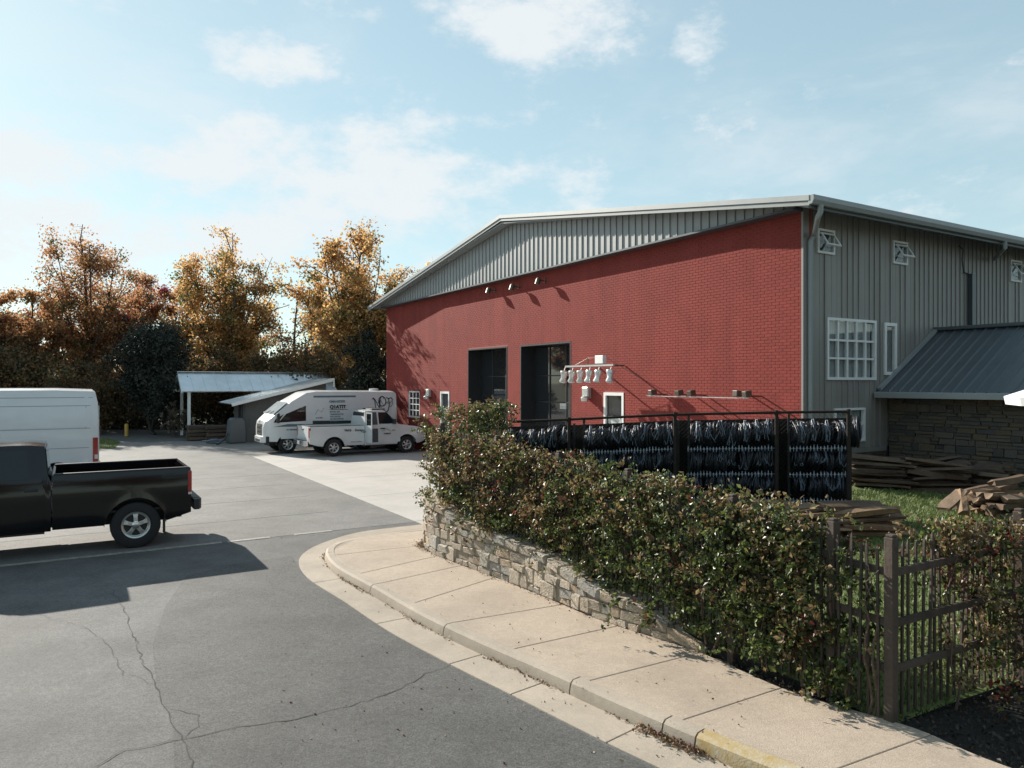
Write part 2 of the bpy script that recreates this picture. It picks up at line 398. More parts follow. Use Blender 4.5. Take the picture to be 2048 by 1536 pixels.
def ngon_surface(name, poly, zf, mat, step=.5, parent=None, skirt=None, smooth=None):
    bm = bmesh.new(); vs = [bm.verts.new((p[0],p[1],0)) for p in poly]; bm.faces.new(vs)
    xs = [p[0] for p in poly]; ys = [p[1] for p in poly]
    for ax, lo, hi in ((0,min(xs),max(xs)),(1,min(ys),max(ys))):
        k = math.ceil((lo+1e-3)/step)*step
        while k < hi:
            co = [0,0,0]; no = [0,0,0]; co[ax] = k; no[ax] = 1
            bmesh.ops.bisect_plane(bm, geom=bm.verts[:]+bm.edges[:]+bm.faces[:], plane_co=co, plane_no=no); k += step
    for v in bm.verts: v.co.z = zf(v.co.x, v.co.y)
    for f in bm.faces:
        if f.normal.z < 0: f.normal_flip()
    if skirt is not None:
        be = [e for e in bm.edges if e.is_boundary]
        r = bmesh.ops.extrude_edge_only(bm, edges=be)
        for v in r['geom']:
            if isinstance(v, bmesh.types.BMVert): v.co.z = skirt
    bmesh.ops.recalc_face_normals(bm, faces=bm.faces[:])
    me = bpy.data.meshes.new(name); bm.to_mesh(me); bm.free()
    if skirt is not None and name == 'lawn':
        me.materials.append(mat); me.materials.append(m_mulch)
        for p in me.polygons: p.material_index = 1 if abs(p.normal.z) < .3 else 0
    up = sum(p.normal.z*p.area for p in me.polygons)
    if up < 0: me.flip_normals()
    return link(name, me, mat, parent, smooth)

WA = Vector((-.5176,.8556)); WB = Vector((.8556,.5176)); KB = 1.06; CX = Vector((5.9,14.9))*KB   # building axes and corner
RZ = math.atan2(WB.y, WB.x)
def loc2(x, y): return CX + WB*x + WA*y

# ------------------------------------------------------------------ ground sheets
tag(box('ground', (-2500,-600,-.5), (2500,3000,-.06), m_dirt), kind='structure')
road = ngon_surface('road', [(-70,-25),(30,-25),(30,70),(-70,42)], lambda x,y: 0.0, m_road, 8); tag(road, kind='structure')
L0 = Vector((-5.37,13.85))
lot_poly = [L0-WB*45, L0+WB*4.2, loc2(0,2), loc2(0,30), loc2(-8,31), loc2(-26,32), loc2(-48,27)]
lot = ngon_surface('parking_lot', lot_poly, lambda x,y: .004, m_lot, 8); tag(lot, kind='structure')
pad = empty('concrete_apron', (CX.x,CX.y,0), RZ); tag(pad, kind='structure')
ys = [.5,4.4,8.3,12.2,16.1,20.9]
for i in range(5):
    for j in range(2):
        box('slab', (-7.1+j*3.55+.006, ys[i]+.006, -.05), (-7.1+(j+1)*3.55-.006-(.03 if j else 0), ys[i+1]-.006, .012), m_pad, pad, bevel=.006)
# saw joints and painted line of the lot
for k in range(4):
    a = L0 + WA*(2.2+k*2.6) - WB*(14 if k else 9); b = L0 + WA*(2.2+k*2.6) + WB*(2.6+.3*k)
    pts = [a.lerp(b, t/30) + WA*R.uniform(-.03,.03) for t in range(31)]
    mb = MB()
    for p, q in zip(pts, pts[1:]): mb.beam((p.x,p.y,.0035),(q.x,q.y,.0035), R.uniform(.012,.022), .002+.003)
    mb.build('pavement_joint', m_crack, lot)
line = empty('painted_line', (L0.x,L0.y,0), RZ); tag(line, kind='structure')
for a, b in ((-22,-.1),(0.0,.78),(1.25,2.0)):
    box('paint_stripe', (a,-.055,-.002), (b,.055,.008), m_white_line, line)

pp_ = [ground(u,v) for u,v in ((372,1152),(330,1215),(305,1290),(312,1370),(345,1450),(352,1600),(420,1900),(1500,1900),(1290,1532),(1040,1402),(900,1332),(780,1267),(690,1207),(618,1162),(594,1132),(585,1112),(470,1128))]
patch_ = ngon_surface('resurfaced_patch', [(q.x,q.y) for q in pp_], lambda x,y: .004, m_road2, 2.0); tag(patch_, kind='structure')
# asphalt cracks traced over the road
def crack(pts, w0=.012, w1=.012, parent=road, j=.022, sub=9):
    P = [ground(u,v) for u,v in pts]; Q = []
    for a, b in zip(P, P[1:]):
        n = max(2, int((b-a).length/.09))
        for k in range(n): Q.append(a.lerp(b, k/n) + Vector((R.uniform(-j,j), R.uniform(-j,j), 0)))
    Q.append(P[-1]); mb = MB(); n = len(Q); vs = []; fs = []
    for i, p in enumerate(Q):
        d = (Q[min(i+1,n-1)]-Q[max(i-1,0)]).normalized(); x = Vector((d.y,-d.x,0)); wd = .6*(w0+(w1-w0)*i/n)*R.uniform(.4,1.3)
        vs += [p+x*wd/2+Vector((0,0,.008)), p-x*wd/2+Vector((0,0,.008))]
        if i: fs.append((2*i-2,2*i-1,2*i+1,2*i))
    mb.add(vs, fs); return mb.build('crack', m_crack, parent, fix=False)
crack([(190,1536),(250,1500),(370,1480),(480,1455),(590,1440),(680,1418),(790,1385),(850,1350),(900,1332)], .02, .016)
crack([(385,1536),(365,1480),(335,1420),(310,1370),(280,1310),(255,1235),(225,1180)], .02, .012)
crack([(365,1478),(400,1452),(400,1430),(340,1420)], .012, .006)
crack([(245,1350),(235,1320),(205,1280),(170,1255),(80,1230)], .010, .006)
crack([(310,1370),(245,1345)], .006, .005); crack([(600,1367),(520,1385),(470,1400)], .006, .004)
crack([(860,1052),(720,1066),(600,1072),(520,1078)], .035, .012)

# ------------------------------------------------------------------ kerb, gutter, sidewalk
G = Line(smooth_poly([(6.0,1.2),(3.6,3.2),(1.95,4.85),(.88,6.0),(.076,6.95),(-.66,7.81),(-1.47,8.83),(-2.28,10.03),(-3.08,11.18),(-3.51,12.1),(-3.66,12.9),(-3.52,13.8),(-2.98,14.8),(-1.75,15.6)]))
sK, sI = .42, .58
KF, KI = G.offset(sK), G.offset(sI)
def sm(t): t = min(1,max(0,t)); return t*t*(3-2*t)
def hz(y, s=None): return .13*(1-sm((y-12.6)/2.2)) + .014
Wl = Line(smooth_poly([(7.6,1.6),(5.2,3.9),(3.75,5.4),(3.36,6.05),(2.98,6.42),(2.53,6.88),(2.0,7.78),(1.56,8.28),(1.01,8.93),(.50,9.71),(-.17,10.69),(-.85,11.6),(-1.40,12.43),(-1.58,13.1),(-1.62,14.0),(-1.45,15.5)]))
walk = empty('sidewalk'); tag(walk, kind='structure')
def slab_piece(name, outline, zt, mat, parent, zb=-.05, bevel=.008):
    n = len(outline)
    vs = [(p.x,p.y,zb) for p in outline] + [(p.x,p.y,zt(p)) for p in outline]
    mb = MB().add(vs, [tuple(range(n)), tuple(range(n,2*n))] + [(i,(i+1)%n,n+(i+1)%n,n+i) for i in range(n)])
    return mb.build(name, mat, parent, bevel=bevel)
J = [((2150,1850),(2080,1600)),((1600,1590),(1870,1475)),((1330,1455),(1570,1385)),((1105,1385),(1385,1305)),((960,1318),(1225,1258)),((867,1255),(1105,1215)),
     ((805,1212),(985,1155)),((755,1172),(925,1130)),((690,1153),(870,1116)),((655,1112),(850,1090)),((700,1072),(853,1068))]
JJ = []
for a, b in J:
    ga, gb = ground(*a,.13), ground(*b,.13); JJ.append((KI.near(ga), Wl.near(gb)))
JJ.append((KI.L-.25, Wl.L-.35))
for (a0,b0),(a1,b1) in zip(JJ, JJ[1:]):
    g = .004
    ol = KI.seg(a0+g, a1-g) + list(reversed(Wl.seg(b0+g, b1-g)))
    slab_piece('slab', ol, lambda p: hz(p.y), m_walk, walk)
ngon_surface('sidewalk_bed', KI.seg(.05, KI.L-.25) + list(reversed(Wl.seg(.05, Wl.L-.35))), lambda x,y: hz(y)-.012, m_joint, 3, walk)
kerb = empty('kerb'); tag(kerb, kind='structure')
kj = [0, KF.near(ground(1500,1640,.1)), KF.near(ground(1345,1495,.1)), KF.near(ground(1298,1468,.1)), KF.near(ground(1105,1388,.1)), KF.near(ground(870,1260,.1)), KF.near(ground(722,1182,.1)), KF.near(ground(648,1112,.1)), KF.L-.2]
def kerb_piece(a, b, mat):
    n = max(2, int((b-a)/.12)); prof = []
    vs = []
    for i in range(n+1):
        s = a+(b-a)*i/n; p, tg, nr = KF.at(s); h = hz(p.y)
        for dx, z in ((0,-.05),(.0,h*.35),(.018,h*.82),(.05,h*1.0),(.152,h+.002),(.152,-.05)):
            q = p + nr*dx; vs.append((q.x,q.y,z))
    fs = []; m = 6
    for i in range(n):
        for j in range(m): fs.append((i*m+j, i*m+(j+1)%m, (i+1)*m+(j+1)%m, (i+1)*m+j))
    fs += [tuple(range(m)), tuple(range(n*m,(n+1)*m))]
    return MB().add(vs, fs).build('kerb_stone', mat, kerb, smooth=35)
for i in range(len(kj)-1):
    o = kerb_piece(kj[i]+.008, kj[i+1]-.008, m_yellow if i == 1 else m_kerb)
    if i == 1: o['label'] = 'kerb stone with worn yellow paint'
gut = empty('gutter'); tag(gut, kind='structure')
gj = [0] + [G.near(ground(u,v)) for u,v in ((1420,1600),(1215,1498),(1030,1385),(905,1328),(760,1248),(636,1168),(606,1106),(720,1062))] + [G.L-.05]
for a, b in zip(gj, gj[1:]):
    ol = G.seg(a+.006, b-.006) + list(reversed([G.at(s)[0]+G.at(s)[2]*(sK+.004) for s in np.linspace(a+.006, b-.006, max(2,int((b-a)/.15)))]))
    slab_piece('gutter_slab', ol, lambda p: .012, m_kerb, gut, -.05, .006)

# ------------------------------------------------------------------ yard behind the fence
def yz(x, y): return .12 + .09*(min(y,14.8)-6.2) + .015*math.sin(x*1.7+y)+.012*math.sin(2.3*y-x)
FP = [(3.21,6.22),(2.91,6.66),(2.27,7.55),(1.40,8.83),(.66,10.02),(-.22,11.25),(-1.22,12.7)]      # fence posts P7..P1
FR = [(3.21,6.22),(4.84,6.96),(6.5,7.72),(8.2,8.5)]
CA, CB = Vector((-.13,14.2)), Vector((5.73,12.55))
lawn_poly = FP + [(-.75,14.1),(CA.x,CA.y+.25),(CB.x,CB.y+.6),tuple(loc2(.02,-.02))] + [tuple(loc2(x,-.02)) for x in (.2,6,14)] + [(21,14),(12,10.3)] + FR[:0:-1]
lawn = ngon_surface('lawn', lawn_poly, yz, m_lawn, .5, skirt=-.05, smooth=60); tag(lawn, kind='structure')
mul_poly = [(2.02,7.85)] + [tuple(p) for p in reversed(Wl.seg(.3, Wl.near((2.02,7.8))))] + [(14,1.6),(14,11.2)] + FR[:0:-1] + FP[:3]
seen = set(); mp2 = []
for p in mul_poly:
    k = (round(p[0],3),round(p[1],3))
    if k not in seen: seen.add(k); mp2.append(p)
mulch = ngon_surface('mulch_bed', mp2, lambda x,y: .105+.012*math.sin(5*x)*math.sin(4*y), m_mulch, .4, skirt=-.05, smooth=60); tag(mulch, kind='structure')
# grass blades of the lawn
def blades(name, n, box_, ok, zf, h0, h1, parent, cols, seed):
    g = np.random.default_rng(seed); P = np.c_[g.uniform(box_[0],box_[1],n), g.uniform(box_[2],box_[3],n)]
    P = np.array([p for p in P if ok(*p)]); n = len(P); z = np.array([zf(*p) for p in P])
    h = g.uniform(h0,h1,n); a = g.uniform(0,6.28,n); wd = .006+.05*h
    B = np.c_[P,z-.005]; d = np.c_[np.cos(a),np.sin(a),np.zeros(n)]*wd[:,None]; lean = g.normal(size=(n,2))*h[:,None]*.45
    T = np.c_[P+lean, z+h]; V = np.stack([B-d,B+d,T],1).reshape(-1,3); i = np.arange(n)*3
    c = np.array(cols)[g.integers(0,len(cols),n)]*g.uniform(.7,1.25,(n,1))
    me = numpy_mesh(name, V, np.stack([i,i+1,i+2],1), np.repeat(c,3,axis=0)); return link(name, me, m_litter, parent)
def in_poly(x, y, poly):
    c = False; n = len(poly)
    for i in range(n):
        x0,y0 = poly[i]; x1,y1 = poly[i-1]
        if (y0>y) != (y1>y) and x < (x1-x0)*(y-y0)/(y1-y0)+x0: c = not c
    return c
tag(blades('lawn_grass', 70000, (2,11,6.2,14.5), lambda x,y: in_poly(x,y,lawn_poly) and x/y < .8, yz, .03, .075, None,
    [(.11,.16,.04),(.13,.18,.045),(.17,.19,.065),(.09,.13,.035)], 3), 'short green grass growing on the fenced lawn', 'grass', kind='stuff')

# ------------------------------------------------------------------ stones
def stone_mesh(name, seed, jit=.05, bev=.12):
    r = random.Random(seed); bm = bmesh.new(); bmesh.ops.create_cube(bm, size=1)
    bmesh.ops.bevel(bm, geom=bm.edges[:], offset=bev, segments=1, affect='EDGES')
    for v in bm.verts:
        v.co += Vector((r.uniform(-jit,jit), r.uniform(-jit,jit), r.uniform(-jit,jit)))
    me = bpy.data.meshes.new(name); bm.to_mesh(me); bm.free(); return me
SM = [stone_mesh('stone', i, .05, .11) for i in range(8)]
for m_ in SM: m_.materials.append(m_rstone)
rw = empty('retaining_wall', (2.0,7.8,0)); tag(rw, 'low curved wall of tan and blue-grey fieldstone beside the sidewalk', 'stone wall')
def local(o, root): o.location = Vector(o.location)-Vector(root.location)
s_start = Wl.near((1.98,7.82)); s_end = Wl.near((-1.60,13.7))
hk = [(0,.05),(.35,.12),(.8,.30),(1.5,.34),(2.0,.42),(2.7,.54),(3.6,.60),(4.3,.63),(5.0,.74),(5.6,.84),(9,.86)]
def wall_h(d):
    for (a,h0),(b,h1) in zip(hk, hk[1:]):
        if d <= b: return h0+(h1-h0)*max(0,(d-a)/(b-a))
    return .86
z = 0.0; rows = [.09,.13,.10,.15,.10,.13,.11,.11,.10]
cap = .08
taken = []
for ri, rh in enumerate(rows):
    s = s_start + R.uniform(0,.1)
    while s < s_end:
        ln = R.uniform(.13,.37); d = s-s_start; H = wall_h(d+ln/2)-cap
        if any(a < s+ln*.5 < b and k == ri for a,b,k in taken): s += .05; continue
        if z + rh*.75 <= H + .01:
            hh = min(rh, max(.05, H-z)); 
            if R.random() < .26 and ri+1 < len(rows) and z+rh+rows[ri+1] <= H: hh = rh+rows[ri+1]; taken.append((s-.02,s+ln+.02,ri+1))
            p, tg, nr = Wl.at(s+ln/2); q = p + nr*(.13+R.uniform(-.015,.02))
            o = bpy.data.objects.new('stone', R.choice(SM)); COL.objects.link(o); o.parent = rw
            o.location = (q.x-2.0, q.y-7.8, hz(p.y)-.01+z+hh/2); o.rotation_euler = (R.uniform(-.04,.04), R.uniform(-.04,.04), math.atan2(tg.y,tg.x)+R.uniform(-.05,.05)+(math.pi if R.random()<.5 else 0))
            o.scale = (ln*1.04, .26, hh*1.03)
        s += ln + .008
    z += rh
s = s_start
while s < s_end:                                              # cap stones
    ln = R.uniform(.24,.5); d = s-s_start+ln/2; p, tg, nr = Wl.at(s+ln/2); q = p+nr*.19
    o = bpy.data.objects.new('cap_stone', R.choice(SM)); COL.objects.link(o); o.parent = rw
    hcap = max(.07, min(cap+.03, wall_h(d)+.03)); slope = (wall_h(d+ln/2)-wall_h(d-ln/2))/ln
    o.location = (q.x-2.0, q.y-7.8, hz(p.y)+wall_h(d)-hcap/2+.01); o.rotation_euler = (0, -math.atan(slope)*.9, math.atan2(tg.y,tg.x))
    o.scale = (ln*1.03, .40, hcap); s += ln+.006
ol = []
cp = [Wl.at(s_start+.2+i*.2) for i in range(int((s_end-s_start-.3)/.2))]
vs = []; fs = []
for i,(p,tg,nr) in enumerate(cp):
    a = p+nr*.03; b = p+nr*.36; h = hz(p.y)+max(.02, wall_h(.2+i*.2)-.05)
    vs += [(a.x-2,a.y-7.8,0),(a.x-2,a.y-7.8,h),(b.x-2,b.y-7.8,h),(b.x-2,b.y-7.8,0)]
    if i: 
        for j in range(4): fs.append((4*i-4+j, 4*i-4+(j+1)%4, 4*i+(j+1)%4, 4*i+j))
fs += [(0,1,2,3), tuple(4*(len(cp)-1)+j for j in range(4))]
MB().add(vs,fs).build('wall_core', m_joint, rw)

# ------------------------------------------------------------------ picket fences
def picket_mesh(h):
    return MB().add([(-.011,-.009,0),(.011,-.009,0),(.011,.009,0),(-.011,.009,0),(-.011,-.009,h-.05),(.011,-.009,h-.05),(.011,.009,h-.05),(-.011,.009,h-.05),(0,0,h)],
        [(0,3,2,1),(0,1,5,4),(1,2,6,5),(2,3,7,6),(3,0,4,7),(4,5,8),(5,6,8),(6,7,8),(7,4,8)]).mesh('picket')
PK = [picket_mesh(h) for h in (1.50,1.53,1.47)]
for m_ in PK: m_.materials.append(m_wood)
POSTM = None
def fence(name, pts, label, pitch, first=True):
    root = empty(name, (pts[0][0],pts[0][1],0)); tag(root, label, 'fence')
    P = [Vector((x,y)) for x,y in pts]; o0 = P[0]
    for i, p in enumerate(P):
        if i == 0 and not first: continue
        g = yz(p.x,p.y); q = p-o0
        mb = MB(); a = .042
        mb.prism([(-a,-a),(a,-a),(a,a),(-a,a)], (g-.15, g+1.60), 'z'); 
        mb.prism([(-a*.8,-a*.8),(a*.8,-a*.8),(a*.8,a*.8),(-a*.8,a*.8)], (g+1.60, g+1.625), 'z')
        o = mb.build('post', m_postw, root, bevel=.008); o.location = (q.x,q.y,0); o.rotation_euler = (R.uniform(-.012,.012),R.uniform(-.012,.012),.5+R.uniform(-.05,.05))
    for a, b in zip(P, P[1:]):
        d = (b-a); L = d.length; ang = math.atan2(d.y,d.x); nrm = Vector((d.y,-d.x)).normalized()
        for zr in (.47,.86,1.29):
            p0 = a-o0; p1 = b-o0
            MB().beam((p0.x,p0.y,yz(a.x,a.y)+zr),(p1.x,p1.y,yz(b.x,b.y)+zr+R.uniform(-.02,.02)),.03,.062).build('rail', m_wood, root)
        n = int(L/pitch)
        for k in range(1, n):
            p = a+d*(k/n) - nrm*.03 ; o = bpy.data.objects.new('picket', R.choice(PK)); COL.objects.link(o); o.parent = root
            q = p-o0; o.location = (q.x,q.y,yz(p.x,p.y)+.04); o.rotation_euler = (R.uniform(-.02,.02),R.uniform(-.025,.025),ang)
    return root
fence('picket_fence', FP, 'weathered brown picket fence under vines along the sidewalk', .083)
fence('picket_fence', FR, 'open brown picket fence in front of the sunlit lawn', .082, False)

# ------------------------------------------------------------------ vines on the fences
GREEN = [(.040,.062,.018),(.062,.09,.024),(.03,.044,.016),(.11,.145,.04),(.17,.20,.055)]  # mostly dark for inner shade, a few bright for backlit leaf edges
TAN = [(.22,.15,.065),(.13,.09,.042),(.34,.25,.125),(.09,.062,.032)]
RED = [(.15,.03,.024),(.11,.035,.024),(.13,.06,.03)]
def vine(a, b, label, n, top=1.62, bot=.05, thick=.17, dens=None, seed=0, zoff=0., tan=.4, red=.06, zf=yz, stems=5, bulge=.0):
    a = Vector(a); b = Vector(b); d = b-a; L = d.length; nr = Vector((d.y,-d.x)).normalized()
    g = np.random.default_rng(seed); base = a
    root = empty('climbing_vine', (a.x,a.y,zf(a.x,a.y))); tag(root, label, 'vine', 'vines grown over the picket fence')
    # clumps then leaves
    nc = max(8, n//36); t = g.uniform(-.02,1.02,nc); zz = bot + (top-bot)*g.uniform(0,1,nc)**.85; off = g.normal(size=nc)*thick
    keep = np.ones(nc,bool)
    if dens is not None: keep = np.array([g.uniform() < dens(ti, zi) for ti,zi in zip(t,zz)])
    t, zz, off = t[keep], zz[keep], off[keep]; nc = len(t)
    if nc == 0: return root
    kind = g.uniform(size=nc); 
    idx = g.integers(0,nc,n)
    per = 9; ns = max(1, n//per); si = g.integers(0,nc,ns); B = np.c_[a.x+d.x*t+nr.x*off, a.y+d.y*t+nr.y*off, zz][si] + g.normal(size=(ns,3))*.06
    D = g.normal(size=(ns,3)); sd_ = np.sign((B[:,0]-a.x)*nr.x+(B[:,1]-a.y)*nr.y)[:,None]; D[:,:2] += .9*sd_*np.array([nr.x,nr.y]); D[:,2] += .35
    D /= np.linalg.norm(D,axis=1)[:,None]; SL_ = g.uniform(.07,.26,ns)
    li = np.repeat(np.arange(ns),per); fr_ = np.tile(np.linspace(.05,1,per),ns); n = ns*per; idx = si[li]
    P = B[li] + D[li]*(SL_[li]*fr_)[:,None] + g.normal(size=(n,3))*.017; P[:,2] -= .10*(SL_[li]*fr_)*fr_
    ssz = g.uniform(.75,1.45,ns)[li]*(1.12-.4*fr_)
    gr = np.array([zf(x,y) for x,y in P[:,:2]]); P[:,2] = np.maximum(P[:,2], .02)
    tt = t[idx]; tv = top + .07*np.sin(9*tt+seed) + .05*np.sin(23*tt+2*seed) - .03
    P[:,2] = np.minimum(P[:,2], tv+.04+.13*np.abs(g.normal(size=n))*(g.uniform(size=n)<.22)) + gr + zoff
    kk = kind[idx] + (g.normal(size=ns)*.16)[li] + g.normal(size=n)*.07 + .18*(P[:,2]-gr-.9)
    col = np.empty((n,3)); pal = [np.array(GREEN),np.array(TAN),np.array(RED)]
    sel = np.where(kk > 1-tan, 1, 0); sel = np.where((kind[idx] < red*1.4)&(g.uniform(size=n)<.7), 2, sel)
    for k in range(3):
        m = sel == k; col[m] = pal[k][g.integers(0,len(pal[k]),m.sum())]
    col *= g.uniform(.7,1.3,(n,1))
    P -= np.array(root.location)
    f = link('foliage', leaf_mesh('foliage', P, g.uniform(.034,.066,n)*ssz, col, g, .35), m_leafv, root); f['kind'] = 'stuff'
    mb = MB()
    for k in range(stems):
        t0 = g.uniform(.05,.95); pts = []; o = g.normal()*.06
        for j in range(9):
            tt = t0 + g.normal()*.035; q = a + d*tt + nr*(o+g.normal()*.04); pts.append((q.x-a.x, q.y-a.y, j/8*top*g.uniform(.9,1.0)+(zf(q.x,q.y)-zf(a.x,a.y))))
        mb.tube(pts, [.012-.001*j for j in range(9)], 5)
    mb.build('stem', m_twig, root, smooth=60)
    return root
P7,P6,P5,P4,P3,P2,P1 = FP
vine(P2, P1, 'thick brown and green vine over the fence end by the driveway', 11500, 1.50, .0, .16, seed=11, tan=.55, red=.05)
vine(P3, P2, 'brown vine with red sprigs below the chain-link bay', 11500, 1.55, .0, .14, seed=12, tan=.5, red=.10)
vine(P4, P3, 'leafy green vine above the middle of the stone wall', 11500, 1.58, .05, .14, seed=13, tan=.30, red=.04)
vine(P5, P4, 'dark green vine where the stone wall runs out', 11500, 1.60, .05, .15, seed=14, tan=.22, red=.03)
vine(P6, P5, 'bushy dark green vine with tan tips before the lone fence post', 11500, 1.60, .12, .15, seed=15, tan=.22, red=.03)
vine(P7, P6, 'thin vine low on the narrow fence bay showing lawn through gaps', 1300, 1.45, .05, .07, lambda t,zz: (.9 if zz < .75 else .28)*(1 if t > .25 else .35), seed=16, tan=.2, red=.1)
vine((-1.42,12.85), (-.12,14.3), 'tall dark green hedge of vine at the driveway corner', 13000, 1.80, .0, .17, seed=17, tan=.22, red=.04)
R0, R1 = FR[0], FR[1]
vine((3.75,6.48), (5.0,7.04), 'loose vine with red leaves on the open picket fence', 5600, 1.55, .1, .10, lambda t,zz: math.exp(-((t-.28-.25*(1-abs(zz-.9)))/.30)**2)*(.9 if zz>.25 else .5) + (.3 if zz>1.3 else 0), seed=18, tan=.4, red=.12)
# leaf litter, brush below the fences and single fallen leaves
def litter(name, P, label, s0=.02, s1=.05, seed=5, cols=None, flat=True):
    g = np.random.default_rng(seed); n = len(P); cols = np.array(cols or TAN+RED+[(.30,.20,.11),(.24,.15,.09)])
    c = cols[g.integers(0,len(cols),n)]*g.uniform(.7,1.4,(n,1)); o = link(name, leaf_mesh(name, P, g.uniform(s0,s1,n), c, g), m_litter)
    return tag(o, label, 'leaves', kind='stuff')
P = []
for i in range(1500):
    s = KF.near((.6,6.6))*0 + R.uniform(.5, KF.L-2.3); p, tg, nr = KF.at(s)
    if math.sin(s*3.1)+.7*math.sin(s*7.7+1) < R.uniform(-.9,1.1): continue
    q = p - nr*abs(R.gauss(0,.028)); P.append((q.x+R.gauss(0,.01), q.y, .02+abs(R.gauss(0,.014))))
a_, b_ = KF.near(ground(1390,1536,.02)), KF.near(ground(1235,1466,.02))
for i in range(420):
    s = a_ + (b_-a_)*R.random(); p, tg, nr = KF.at(s); q = p - nr*abs(R.gauss(0,.05)); P.append((q.x,q.y,.022+abs(R.gauss(0,.02))))
litter('gutter_leaves', np.array(P), 'brown and red fallen leaves caught along the kerb', .016, .036)
P = []
for i in range(300):
    p = ground(R.uniform(560,1500), R.uniform(1060,1530)); P.append((p.x,p.y,(.018 if G.near(p) else .018)))
P = [p for p in P]
Q = []
for p in P:
    s = G.near(p); g0, tg, nr = G.at(s); d = (Vector((p[0],p[1]))-g0).dot(nr); sw = KI.near(p)
    zz = .010 if d < 0 else (.018 if d < sK else hz(p[1])+.012)
    wq = Wl.near(p); w0, wt, wn = Wl.at(wq)
    if (Vector((p[0],p[1]))-w0).dot(wn) > -.02: continue
    Q.append((p[0],p[1],zz))
litter('scattered_leaves', np.array(Q), 'single dry leaves scattered over sidewalk and road', .012, .032, 6)
P = []
for i in range(700):
    s = R.uniform(s_start-.2, s_end); p, tg, nr = Wl.at(s)
    if R.random() < .55: s = Wl.near((-1.58,13.0))+R.gauss(0,.22); p, tg, nr = Wl.at(s)
    q = p - nr*abs(R.gauss(0,.05 if R.random()<.8 else .1)); P.append((q.x,q.y,hz(q.y)+.005+abs(R.gauss(0,.012))))
litter('wall_foot_leaves', np.array(P), 'dry leaves drifted against the foot of the stone wall', .015, .035, 7)
P = []
for i in range(24000):
    x, y = R.uniform(2.2,9), R.uniform(3.8,9.2)
    if in_poly(x,y,mp2): P.append((x,y,.12+abs(R.gauss(0,.035))))
litter('bed_litter', np.array(P), 'dark mulch scraps and dead leaves in the bed beside the fence', .02, .05, 8, [(.022,.018,.013),(.03,.024,.016),(.018,.02,.013),(.05,.035,.022)])
# ------------------------------------------------------------------ warehouse
def red(u, v, x0=0.):
    d = Vector(((u-U0)/F, 1.)); t = (CX.dot(WB)+x0)/d.dot(WB); return (d*t-CX).dot(WA), CAMZ-(v-V0)/F*t
def gray(u, v, y0=0.):
    d = Vector(((u-U0)/F, 1.)); t = (CX.dot(WA)+y0)/d.dot(WA); return (d*t-CX).dot(WB), CAMZ-(v-V0)/F*t
WH = empty('warehouse', (CX.x,CX.y,0), RZ); tag(WH, 'large warehouse with red brick gable wall and grey metal siding', 'warehouse')
YL, ZE = 22.75*KB, 3+3.58*KB                  # wall length, eave height
YR, ZR = 11.05*KB, 3+5.36*KB                  # ridge
def rect_r(u0,u1,vt,vb):
    y0, zt = red((u0+u1)/2, vt); ya, _ = red(u1, vt); yb, _ = red(u0, vt); _, zb = red((u0+u1)/2, vb); return ya, yb, zb, zt
g1 = rect_r(936,1015,695.5,900); g2 = rect_r(1041,1142,686.5,900)
d1 = rect_r(881,899,783,900); d2 = rect_r(1208,1248,785,900); w1 = rect_r(817,839,782,835)
ops = [(g1[0],g1[1],0.,g1[3]),(g2[0],g2[1],0.,g2[3]),(d1[0],d1[1],0.,d1[3]),(d2[0],d2[1],0.,d2[3]),(w1[0],w1[1],w1[2],w1[3])]
def wall_cells(a0,a1,z0,z1,ops):
    As = sorted({a0,a1,*[o[0] for o in ops],*[o[1] for o in ops]}); out = []
    for a,b in zip(As,As[1:]):
        m = (a+b)/2; cuts = sorted([(o[2],o[3]) for o in ops if o[0] < m < o[1]]); z = z0
        for c0,c1 in cuts:
            if c0 > z+1e-4: out.append((a,b,z,c0))
            z = max(z,c1)
        if z < z1: out.append((a,b,z,z1))
    return out
mb = MB()
for a,b,z0,z1 in wall_cells(0.,YL,0.,ZE,ops): mb.box((.002,a,z0),(.30,b,z1))
mb.build('brick_backing', m_mortar, WH)
# bricks: the 300 that show largest are parts, the rest one joined part
BL, BH, JT = .2032, .0697, .010
bp = [(0,0,0),(1,0,0),(1,1,0),(0,1,0),(0,0,1),(1,0,1),(1,1,1),(0,1,1)]
cand = []
nrow = int(ZE/BH)
for r in range(nrow):
    z0 = r*BH; y = -(BL/2 if r%2 else 0)
    while y < YL:
        a, b = max(y,0), min(y+BL-JT, YL); y += BL
        if b-a < .03: continue
        segs = [(a,b)]
        for o in ops:
            if z0+BH-JT > o[2]-.002 and z0 < o[3]+.002:
                ns = []
                for p,q in segs:
                    if q <= o[0] or p >= o[1]: ns.append((p,q)); continue
                    if p < o[0]-.02: ns.append((p,o[0]))
                    if q > o[1]+.02: ns.append((o[1],q))
                segs = ns
        for p,q in segs:
            if q-p > .02: cand.append((p,q,z0,z0+BH-JT))
near = sorted([c for c in cand if c[2] > 2.75 and c[3] < 6.1 and abs(c[1]-c[0]-(BL-JT)) < 1e-4], key=lambda c: c[0])[:300]
nset = set(near)
bm_ = MB().add([(-.004 if x==0 else .03, yy*(BL-JT), zz*(BH-JT)) for x,yy,zz in bp], [(0,4,7,3),(4,5,6,7),(0,3,2,1),(0,1,5,4),(3,7,6,2)]).mesh('brick'); bm_.materials.append(m_brick)
for c in near:
    o = bpy.data.objects.new('brick', bm_); COL.objects.link(o); o.parent = WH; o.location = (R.uniform(-.001,.001), c[0], c[2])
V = []; 
